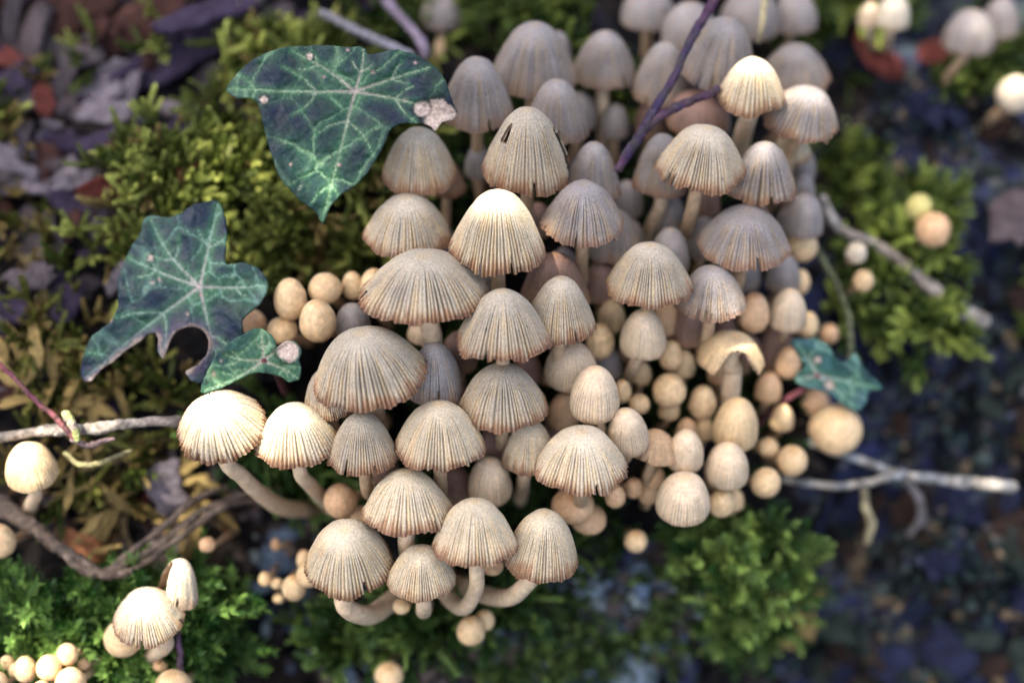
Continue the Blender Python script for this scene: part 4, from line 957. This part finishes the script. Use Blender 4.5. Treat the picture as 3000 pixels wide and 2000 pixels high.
for k, (x, y, L, a) in enumerate([(20, 790, .8, 110), (65, 800, .7, 120), (105, 790, .7, 100), (30, 840, .8, 130), (85, 850, .6, 60), (140, 830, .6, 95), (190, 880, .7, 80), (215, 920, .6, 20), (245, 930, .6, 150), (232, 955, .5, 90), (180, 940, .6, 60), (60, 920, .6, 20), (130, 900, .6, 75), (300, 930, .5, 120)]):
    chip('leaf', 'straw', STRAW, x * VS, y * VS, L, math.radians(a), 'straw-yellow dry moss tip between the red stalk and the torn ivy leaf', 'dry moss', 'dry yellow tips by the red stalk', 'dry_tip', lift=.45, width=.75)
for k in range(34):
    chip('leaf', 'straw', STRAW, rng.uniform(150, 520) * VS, rng.uniform(1040, 1250) * VS, rng.uniform(.35, .8), rng.uniform(-.4, 2.2), 'dry ochre sprig in the tangle above the gnarled root', 'dry moss', 'dry sprigs above the gnarled root', 'dry_sprig', lift=rng.uniform(.2, .7), width=rng.uniform(.35, .7))
for k, (x, y, L, a) in enumerate([(1850, 1345, .55, 150), (1800, 1395, .5, 170), (1838, 1420, .55, 100), (1790, 1445, .5, 120), (1828, 1370, .5, 60), (1770, 1360, .4, 20)]):
    chip('leaf', 'straw', (0.5, 0.45, 0.16), x * VS, y * VS, L, math.radians(a), 'yellowed leaflet on the green moss clump below the round cap', 'leaf', 'yellow leaflets on the moss clump', 'yellow_leaflet', lift=.55, width=1.5)


for k in range(90):
    x, y = rng.uniform(1880, 2400), rng.uniform(1130, 1600)
    if k >= 62: x, y = rng.uniform(2050, 2400), rng.uniform(180, 1000)
    cn, c, lb = [('slate', (0.011, 0.014, 0.034), 'slate-blue bark flake on the dark log'), ('umber', (0.024, 0.014, 0.010), 'umber bark flake on the dark log'), ('moldy', (0.020, 0.030, 0.024), 'grey-green bark flake on the dark log'), ('fawn', (0.15, 0.11, 0.065), 'fawn wood fragment on the dark log')][int(rng.choice(4, p=[.34, .28, .24, .14]))]
    chip('wood', cn, c, x * VS, y * VS, rng.uniform(.3, .85) * (.5 if cn == 'fawn' else 1), rng.uniform(-1.6, 1.6), lb, 'bark flake', cn + ' flakes on the dark log', 'bark_flake', width=rng.uniform(.9, 2.2), lift=rng.uniform(.05, .35))


# ---------------------------------------------------------------- moss
def shoot(seed, kind):
    """one moss shoot along +z, length about 1: returns verts, tris, tip factor"""
    rs = np.random.default_rng(seed)
    axes = []
    bendx, bendy = rs.normal(0, .25, 2)
    main = lambda s: np.stack([bendx * s ** 2, bendy * s ** 2, s], -1)
    axes.append((main, 1.0, 0))
    if kind == 'plump':
        for k in range(rs.integers(3, 6)):
            s0 = rs.uniform(0.15, 0.75); an = rs.uniform(0, 6.28); L = rs.uniform(.3, .6); p0 = main(np.array(s0))
            dv = np.array([math.cos(an) * .8, math.sin(an) * .8, .6])
            axes.append((lambda s, p0=p0, dv=dv, L=L: p0 + dv * L * s[..., None] + np.array([0, 0, .12]) * s[..., None] ** 2, L, 1))
    V = []; T = []; F = []
    for f, L, sub in axes:
        if kind == 'plump':
            n = int(50 * L) + 8; ll, lw, tl0, tl1 = 0.15, 0.066, 40, 14
        else:
            n = 30; ll, lw, tl0, tl1 = 0.32, 0.048, 72, 25
        s = np.linspace(0.05, 1, n)
        c = f(s)
        T_ = np.gradient(c, axis=0); T_ /= np.linalg.norm(T_, axis=1)[:, None]
        for i in range(n):
            t = T_[i]; u = np.array([1, 0, 0.]) if abs(t[0]) < .8 else np.array([0, 1., 0]); u = u - t * (u @ t); u /= np.linalg.norm(u); w = np.cross(t, u)
            an = i * 2.39996 + rs.normal(0, .2); out = math.cos(an) * u + math.sin(an) * w; side = -math.sin(an) * u + math.cos(an) * w
            tl = math.radians(tl0 + (tl1 - tl0) * s[i] + rs.normal(0, 9)); d = math.cos(tl) * t + math.sin(tl) * out; nrm = math.cos(tl) * out - math.sin(tl) * t
            sz = ll * (1.05 - 0.45 * s[i] ** 3) * rs.uniform(.8, 1.15); wd = lw * rs.uniform(.8, 1.15)
            b = c[i]
            m1 = b + d * sz * .45
            k0 = len(V)
            V += [b, m1 + side * wd - nrm * .2 * wd, b + d * sz + nrm * (-.25 if kind == 'plump' else .12) * sz, m1 - side * wd - nrm * .2 * wd, m1 + nrm * .45 * wd]
            F += [(k0, k0 + 1, k0 + 4), (k0 + 1, k0 + 2, k0 + 4), (k0 + 2, k0 + 3, k0 + 4), (k0 + 3, k0, k0 + 4)] if kind == 'plump' else [(k0, k0 + 1, k0 + 2), (k0, k0 + 2, k0 + 3)]
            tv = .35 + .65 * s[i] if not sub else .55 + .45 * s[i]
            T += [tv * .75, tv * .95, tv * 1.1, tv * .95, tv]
    return np.array(V), np.array(F), np.array(T)


PROTO = {k: [shoot(500 + i, k) for i in range(6)] for k in ('plump', 'star')}


def moss(name, regions, kind, size, c_lo, c_hi, label, seed, flat=0.8, lift=0.0, mask=0.40, dry=0.0):
    rs = np.random.default_rng(seed)
    PV, PF, PC = [], [], []; off = 0
    for (cx, cy, rx, ry, cnt) in regions:
        u = np.sqrt(rs.random(cnt)); a = rs.random(cnt) * 2 * np.pi
        px = (cx + u * np.cos(a) * rx) * VS; py = (cy + u * np.sin(a) * ry) * VS
        G = on_ground_many(px, py)
        mk = fbm(G[:, 0] * 1.6 + seed, G[:, 1] * 1.6, seed) > mask
        G = G[mk]
        for g in G:
            V, F, T = PROTO[kind][int(rs.integers(0, 6))]
            s = size * rs.uniform(.65, 1.35)
            z = np.array([rs.normal(0, flat), rs.normal(.25, flat), 1.0]); z /= np.linalg.norm(z)
            x = rs.normal(0, 1, 3); x -= z * (x @ z); x /= np.linalg.norm(x); y = np.cross(z, x)
            W = V * s @ np.stack([x, y, z]) + g + np.array([0, 0, lift * rs.random()])
            q = rs.random() ** 2.0
            c = np.array(c_lo) + (np.array(c_hi) - np.array(c_lo)) * q
            if rs.random() < dry: c = np.array([0.30, 0.22, 0.07]) * rs.uniform(.6, 1.2)
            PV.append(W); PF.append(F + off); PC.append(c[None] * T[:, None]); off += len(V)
    P = np.concatenate(PV)
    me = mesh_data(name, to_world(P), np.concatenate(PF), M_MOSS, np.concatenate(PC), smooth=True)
    tag(link(name, me), label, 'moss', None, 'stuff')


YL, YH = (0.07, 0.10, 0.012), (0.66, 0.70, 0.17)
moss('moss', [(690, 310, 230, 220, 420), (390, 440, 140, 140, 160), (640, 140, 100, 50, 80), (760, 500, 190, 140, 110), (300, 560, 130, 100, 60), (640, 600, 120, 80, 70), (410, 170, 60, 60, 7), (370, 40, 50, 30, 6), (30, 260, 50, 50, 7), (230, 170, 40, 50, 4), (900, 330, 100, 120, 50)], 'plump', 0.52, YL, YH,
     'yellow-green feathery moss bank behind the big ivy leaf', 1, mask=0.44, lift=.3, dry=.07)
moss('moss', [(190, 1470, 260, 130, 330), (440, 1450, 120, 130, 180), (40, 1370, 110, 60, 60), (330, 1400, 140, 50, 70)], 'star', 0.66, (0.02, 0.075, 0.010), (0.34, 0.56, 0.12),
     'bright green starry moss around the lower pair of pale caps', 2, flat=.5, mask=.36, lift=.3)
moss('moss', [(150, 860, 190, 150, 120), (60, 960, 100, 90, 50), (300, 960, 180, 100, 80), (200, 1100, 160, 60, 60), (60, 250, 80, 90, 40), (80, 560, 120, 140, 50)], 'plump', 0.5, (0.07, 0.10, 0.015), (0.25, 0.24, 0.05),
     'sparse olive moss mixed with dry litter under the torn ivy leaf', 3, mask=.44, dry=.35, lift=.2)
moss('moss', [(880, 1450, 170, 60, 90), (1060, 1390, 150, 60, 80), (740, 1080, 150, 60, 60), (640, 1010, 120, 70, 50)], 'plump', 0.60, (0.03, 0.08, 0.015), (0.24, 0.36, 0.08),
     'plump green moss shoots hanging under the front row of caps', 4, mask=.34, lift=.5)
moss('moss', [(1320, 1440, 280, 120, 520), (1180, 1520, 150, 60, 140), (1500, 1300, 120, 90, 160)], 'star', 0.30, (0.03, 0.07, 0.015), (0.22, 0.33, 0.08),
     'low dark green moss film on the wood below the clump', 5, flat=.8, mask=.42)
moss('moss', [(1740, 1330, 110, 140, 330), (1640, 1250, 110, 70, 90), (1690, 1440, 80, 60, 90)], 'star', 0.44, (0.022, 0.08, 0.013), (0.48, 0.66, 0.15),
     'green moss clump below the largest smooth round cap', 6, flat=.7, mask=.28, lift=.7)
moss('moss', [(2050, 640, 150, 130, 170), (1960, 400, 80, 70, 50), (2100, 520, 100, 70, 60), (2120, 770, 80, 50, 35)], 'plump', 0.52, (0.045, 0.09, 0.015), (0.60, 0.72, 0.16),
     'blurred green moss around the curved tan twig', 7, mask=.38, lift=.2)
moss('moss', [(1080, 50, 260, 80, 140), (1330, 150, 90, 120, 60), (1930, 60, 140, 80, 110), (2250, 170, 120, 70, 80), (2050, 150, 120, 70, 70), (420, 40, 40, 30, 6)], 'plump', 0.6, (0.03, 0.07, 0.015), (0.36, 0.44, 0.09),
     'blurred green moss behind the top of the clump', 8, mask=.40, lift=.2)
moss('moss', [(1250, 560, 380, 400, 420), (1500, 860, 330, 260, 220), (1000, 850, 200, 120, 90), (1150, 1150, 250, 140, 110)], 'plump', 0.5, (0.025, 0.06, 0.01), (0.10, 0.16, 0.03),  # greens painted dark, as shade between the stems
     'green moss between the mushroom stems, darkened to deepen the shade', 9, mask=.36, lift=.2)
moss('moss', [(2200, 1330, 170, 210, 420), (2230, 900, 120, 200, 200), (1960, 1490, 200, 70, 160), (2180, 250, 150, 80, 120)], 'star', 0.26, (0.008, 0.018, 0.022), (0.10, 0.17, 0.16),
     'dark blue-green moss film on the log beyond the bleached twig', 12, flat=.9, mask=.45)
moss('moss', [(-350, 700, 320, 700, 500), (2650, 700, 280, 700, 250), (1100, -300, 1100, 230, 350), (1100, 1850, 1100, 230, 450)], 'plump', 0.62, (0.05, 0.09, 0.015), (0.25, 0.30, 0.05),
     'moss covering the log beyond the photographed patch', 10, mask=.42, lift=.2)


def crumbs(regions, cols, size, label, seed):
    rs = np.random.default_rng(seed)
    PV, PF, PC = [], [], []; off = 0
    ico = np.array([(0, 0, 1), (.89, 0, .45), (.28, .85, .45), (-.72, .53, .45), (-.72, -.53, .45), (.28, -.85, .45), (.72, .53, -.45), (-.28, .85, -.45), (-.89, 0, -.45), (-.28, -.85, -.45), (.72, -.53, -.45), (0, 0, -1)], float)
    fc = np.array([(0, 1, 2), (0, 2, 3), (0, 3, 4), (0, 4, 5), (0, 5, 1), (1, 6, 2), (2, 7, 3), (3, 8, 4), (4, 9, 5), (5, 10, 1), (6, 7, 2), (7, 8, 3), (8, 9, 4), (9, 10, 5), (10, 6, 1), (11, 7, 6), (11, 8, 7), (11, 9, 8), (11, 10, 9), (11, 6, 10)])
    for (cx, cy, rx, ry, cnt) in regions:
        u = np.sqrt(rs.random(cnt)); a = rs.random(cnt) * 2 * np.pi
        G = on_ground_many((cx + u * np.cos(a) * rx) * VS, (cy + u * np.sin(a) * ry) * VS)
        for g in G:
            s = size * rs.lognormal(0, .55)
            V = ico * (1 + rs.normal(0, .22, (12, 1))) * np.array([s * rs.uniform(.8, 1.8), s, s * rs.uniform(.4, .9)])
            an = rs.random() * 6.28; ca, sa = math.cos(an), math.sin(an)
            V = V @ np.array([[ca, sa, 0], [-sa, ca, 0], [0, 0, 1]])
            PV.append(V + g); PF.append(fc + off); off += 12
            PC.append(np.tile(np.array(cols[int(rs.integers(0, len(cols)))]) * rs.uniform(.6, 1.2), (12, 1)))
    me = mesh_data('crumbs', to_world(np.concatenate(PV)), np.concatenate(PF), M_WOOD, np.concatenate(PC))
    tag(link('debris', me), label, 'debris', None, 'stuff')


crumbs([(2150, 1350, 260, 200, 420), (2200, 950, 180, 250, 260), (1950, 1500, 250, 80, 160), (2150, 280, 180, 100, 140)], [(.10, .095, .10), (.20, .15, .09), (.05, .06, .10), (.02, .02, .025), (.06, .085, .08)], 0.045, 'crumbs of lichen and wood on the blue-grey bark', 61)
crumbs([(1350, 1430, 320, 130, 900), (950, 1520, 300, 60, 160), (700, 1330, 160, 140, 200)], [(.07, .055, .05), (.16, .12, .10), (.14, .18, .21), (.03, .03, .04), (.10, .14, .20), (.20, .24, .24)], 0.05, 'fine dark crumbs on the wood under the front row', 62)
crumbs([(200, 150, 300, 180, 90), (120, 650, 200, 350, 140), (300, 1150, 300, 120, 240)], [(.1, .08, .085), (.07, .04, .03), (.16, .13, .12), (.02, .015, .015), (.2, .12, .05)], 0.05, 'crumbled wood and leaf litter around the torn ivy leaf', 63)


# ---------------------------------------------------------------- unseen branch added overhead, its gaps shaped to dapple the clump
def add_shade_branch():
    S = np.array(SUN_TO)
    e1 = np.cross(S, [0, 0, 1.0]); e1 /= np.linalg.norm(e1); e2 = np.cross(S, e1)
    HGT = 34.0
    holes = [(640, 1185, .1, .40), (845, 1215, .1, .30), (1462, 575, .25, .18), (905, 485, -.35, .2), (2205, 185, -.9, .20), (2375, 262, -1.3, .17), (2235, 432, -.9, .12), (430, 1745, -.3, .3), (505, 1640, -.5, .36), (250, 1238, -.9, .30),
             (95, 1335, -.6, .42), (2900, 1412, -3.0, .16), (130, 1930, -.8, .40), (2600, 20, -4.6, .35), (2990, 265, -4.8, .3), (2190, 985, -1.0, .22), (700, 480, -2.2, .30), (640, 700, -2.2, .25)]
    hp = []
    for x, y, n, r in holes:
        p = ab(x, y, n) @ AX; hp.append((p @ e1, p @ e2, r))
    hp = np.array(hp)
    rs = np.random.default_rng(77)
    # leaf blade: pointed oval, 3 cm long, folded along its midrib
    L = np.linspace(0, 1, 9); w = 0.30 * np.sin(np.pi * L ** 0.8) ** 0.9
    V = np.concatenate([np.stack([L - .5, w, 0.25 * w], 1), np.stack([L - .5, 0 * w, 0 * w], 1), np.stack([L - .5, -w, 0.25 * w], 1)]) * U
    i = np.arange(8); F = np.concatenate([np.stack([i, i + 1, i + 10, i + 9], 1), np.stack([i + 9, i + 10, i + 19, i + 18], 1)])
    me = mesh_data('leaf', V, F, mat_base('shade_leaf', rough=.5, noise_scale=300, col=(0.07, 0.13, 0.03), transl=.25))
    centre = S * HGT
    bw = centre * U
    o = thing('added_shade_branch', bw, 'unseen leafy branch added overhead to dapple the sunlight on the clump', 'branch')
    gu, gv = np.meshgrid(np.arange(-10.5, 10.6, .25), np.arange(-9, 9.1, .25)); gu = gu.ravel(); gv = gv.ravel()
    cover = np.zeros(len(gu), int)
    for h_ in hp:
        cover[(gu - h_[0]) ** 2 + (gv - h_[1]) ** 2 < (h_[2] + .12) ** 2] = 99
    cnt = 0; tries = 0
    while cnt < 298 and tries < 4000:
        tries += 1
        need = np.nonzero(cover < 1)[0]
        if len(need) == 0: break
        k = need[rs.integers(len(need))]
        for ln in (4.4, 3.6, 2.9, 2.3, 1.8, 1.4, 1.0):
            ok = False
            for _ in range(6):
                an = rs.random() * 6.28; u = gu[k] + rs.normal(0, .12) * ln; v = gv[k] + rs.normal(0, .08) * ln
                a = (hp[:, 0] - u) * math.cos(an) + (hp[:, 1] - v) * math.sin(an); b = -(hp[:, 0] - u) * math.sin(an) + (hp[:, 1] - v) * math.cos(an)
                if not (((a / (ln * .5 + hp[:, 2])) ** 2 + (b / (ln * .28 + hp[:, 2])) ** 2) < 1).any():
                    ok = True; break
            if ok: break
        if not ok:
            cover[k] = 50; continue
        a = (gu - u) * math.cos(an) + (gv - v) * math.sin(an); b = -(gu - u) * math.sin(an) + (gv - v) * math.cos(an)
        cover[((a / (ln * .44)) ** 2 + (b / (ln * .24)) ** 2) < 1] += 1
        cover[k] += 1
        z = S + rs.normal(0, .15, 3); z /= np.linalg.norm(z)
        x = e1 * math.cos(an) + e2 * math.sin(an); x -= z * (x @ z); x /= np.linalg.norm(x); y = np.cross(z, x)
        p = centre + e1 * u + e2 * v + S * rs.uniform(-1.5, 1.5)
        lf = link('leaf', me, o)
        lf.matrix_local = Matrix.Translation(Vector(p * U - bw)) @ Matrix([[x[0], y[0], z[0]], [x[1], y[1], z[1]], [x[2], y[2], z[2]]]).to_4x4() @ Matrix.Diagonal((ln, ln, ln, 1))
        cnt += 1
    print('uncovered', int((cover < 1).sum()), 'given up', int((cover == 50).sum()))
    pts = [centre + e1 * -14 + S * 2.2, centre + e1 * -6 + S * 2.0 + e2 * 1, centre + e1 * 2 + S * 1.8, centre + e1 * 10 + S * 1.6 - e2]
    tv, tf, tt = tube(catmull(pts, 6), np.linspace(.35, .12, 19), 8)
    link('shade_branch_wood', mesh_data('shade_branch_wood', tv * U - bw, tf, M_TWIG, np.tile([.12, .09, .07], (len(tv), 1))), o)
    print('canopy leaves', cnt, tries)


add_shade_branch()
